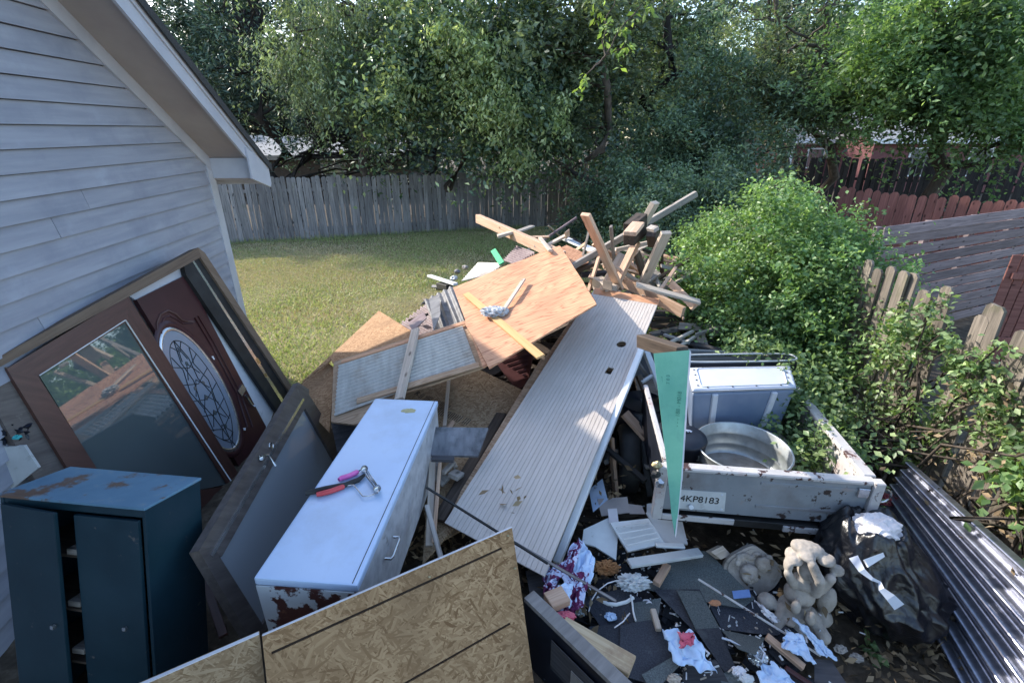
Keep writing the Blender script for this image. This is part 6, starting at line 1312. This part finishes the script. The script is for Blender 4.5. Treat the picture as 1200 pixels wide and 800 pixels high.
# cloths
def cloth(name, px, zs, mat, label, amp=.03, n=26, freq=6, cat='cloth', plane=None, seed=0):
    """four px corners, draped with folds"""
    a = [P(px[i][0], px[i][1], zs[i]) for i in range(4)]; V = []; F = []
    for j in range(n + 1):
        for i in range(n + 1):
            s, t = i / n, j / n; p = a[0].lerp(a[1], s).lerp(a[3].lerp(a[2], s), t); q_ = Vector((s * freq * .8 + t * 1.5, t * freq * .5, seed * 7.7))
            f = 1 - 2 * abs(noise.noise(q_)); g = noise.noise(q_ * 2.7)
            e = Vector((noise.noise(Vector((s * 4, t * 4, seed + 3))), noise.noise(Vector((s * 4, t * 4, seed + 9))), 0)) * .03
            V.append(p + e + Vector((0, 0, amp * f + amp * .4 * g)))
    for j in range(n):
        for i in range(n): q2 = j * (n + 1) + i; F.append((q2, q2 + 1, q2 + n + 2, q2 + n + 1))
    o = link(name, mesh(name, V, F, mat, True)); m_ = o.modifiers.new('s', 'SOLIDIFY'); m_.thickness = .003; return tagp(o, label, cat)
cloth('patterned_cloth', [(678, 632), (697, 655), (692, 690), (662, 690)], (.42, .40, .36, .38), CLOTH_W, 'pale blue part of the tangled garment by the white channel', .03, seed=1)
cloth('patterned_cloth', [(673, 638), (684, 636), (672, 672), (640, 690)], (.45, .45, .42, .40), CLOTH_M, 'maroon upper part of the tangled garment by the white channel', .035, seed=2)
cloth('patterned_cloth', [(662, 672), (690, 674), (682, 716), (655, 722)], (.42, .40, .36, .37), CLOTH_M, 'maroon lower end of the tangled garment beside the wood block', .03, seed=3)
cloth('patterned_cloth', [(640, 668), (655, 664), (650, 706), (636, 698)], (.42, .42, .38, .38), CLOTH_M, 'maroon sleeve hanging at the left of the tangled garment', .03, seed=4)
cloth('patterned_cloth', [(648, 690), (672, 682), (668, 712), (648, 706)], (.44, .44, .42, .42), CLOTH_W, 'pale blue fold under the short light wood block', .02, seed=5)
crumple('red_cloth_end', P(662, 722, .42), .055, .03, .02, CLOTH_R, 'bright red cloth end beside the weathered plank', 'cloth', 111)
cloth('light_blue_rag', [(776, 738), (812, 742), (840, 790), (790, 778)], (.30, .30, .24, .24), CLOTH_W, 'light blue rag with a red print among the shingles', .022, seed=6)
cloth('red_print_patch', [(797, 742), (814, 742), (812, 756), (795, 760)], (.325, .325, .315, .315), CLOTH_R, 'red printed patch on the light blue rag', .014, n=10, seed=7)
cloth('blue_cloth', [(922, 742), (940, 746), (956, 780), (915, 758)], (.22, .22, .18, .2), CLOTH_W, 'light blue cloth right of the orange-brown strip', .02, seed=8)
cloth('blue_cloth', [(928, 724), (944, 736), (980, 772), (962, 770)], (.25, .24, .16, .17), CLOTH_W, 'lavender blue cloth strip beside the cherub statue base', .02, seed=9)
cloth('blue_cloth', [(890, 782), (905, 776), (945, 812), (888, 812)], (.2, .2, .16, .16), CLOTH_W, 'light blue cloth at the bottom edge right of centre', .018, seed=10)
cloth('blue_cloth', [(884, 704), (894, 712), (915, 728), (905, 730)], (.24, .24, .2, .2), PAPER, 'small white paper fold along the white rod', .015, n=12, seed=11)
crumple('foil_pouch', P(888, 770, .2), .05, .045, .03, GLASS_G if False else CHROME, 'crumpled clear plastic pouch near the orange-brown strip', 'pouch', 112, freq=8, amp=.4)
crumple('orange_leaf_clump', P(711, 665, .30), .07, .045, .03, wood('rust_fluff', (.2, .08, .03), (.4, .2, .08), jit=0), 'rusty brown clump under the broken pale panel', 'debris clump', 113, freq=12, amp=.7)
crumple('insulation_clump', P(742, 682, .30), .09, .05, .035, LTGREY, 'grey fluffy clump right of the rusty one', 'debris clump', 114, freq=12, amp=.7)
crumple('brown_leaf', P(838, 706, .26), .035, .02, .008, wood('leaf_brown', (.3, .13, .06), (.45, .22, .12), jit=0), 'single curled orange-brown leaf on the black shingle', 'leaf', 115, sub=3)
# coils of cable
def cable(px, z, r, mat, label):
    bm = bmesh.new(); add_tube(bm, [P(u, v, z + .01 * math.sin(i)) for i, (u, v) in enumerate(px)], r, 6); return tagp(link('cable', bm_mesh('cable', bm, mat, True)), label, 'cable')
cable([(690, 716), (693, 703), (700, 692), (712, 683), (722, 680), (735, 678)], .30, .004, PAPER, 'pale cable curling right of the patterned cloth')
cable([(700, 700), (712, 707), (722, 708), (734, 705), (742, 700)], .29, .012, LTGREY, 'bent grey hose piece under the pole tip')
cable([(739, 697), (741, 706), (742, 716), (745, 727)], .30, .006, LTGREY, 'thin grey hose pointing down among the shingles')
cable([(720, 735), (730, 728), (738, 718)], .28, .004, PAPER, 'short pale string beside the thin grey hose')
cable([(846, 747), (856, 750), (868, 757), (878, 760), (885, 768), (893, 775), (896, 765), (890, 757)], .24, .006, TOTE, 'white plastic loop beside the clear pouch')
for i, (u, v, mt_, lb) in enumerate(((680, 716, GALV, 'small crumpled foil ball at the red cloth end'), (716, 722, CLOTH_W, 'blue label scrap below the grey hose'), (760, 707, PAPER, 'tiny white wad near the round-edged shingle'), (866, 786, PAPER, 'white shred at the bottom by the pointed shingle'), (875, 795, LTGREY, 'grey shred at the bottom edge'), (790, 795, PINE_PALE, 'pile of pale shreds at the bottom centre'), (962, 754, CONC, 'pale pebble cluster right of the lavender cloth'), (985, 760, CONC, 'pale rubble lump on the bare soil'), (1004, 770, PINE_OLD, 'grey bark lump on the bare soil'))):
    crumple('scrap_wad', P(u, v, .22 if u < 900 else .06), .035, .025, .018, mt_, lb, 'scrap', 120 + i, freq=8, amp=.5, sub=3)
leaves('weed_leaves', [(P(1022, 755, .06).x, P(1022, 755, .06).y, .06, .05, .05, .03, 1)], 24, .07, L_VINE, 130, droop=.1, aspect=.6, clump=6, csig=.03, zmin=0)[0]
tagp(bpy.data.objects['weed_leaves'], 'small green weed sprouting from the bare soil below the bag', 'weed', kind='stuff')
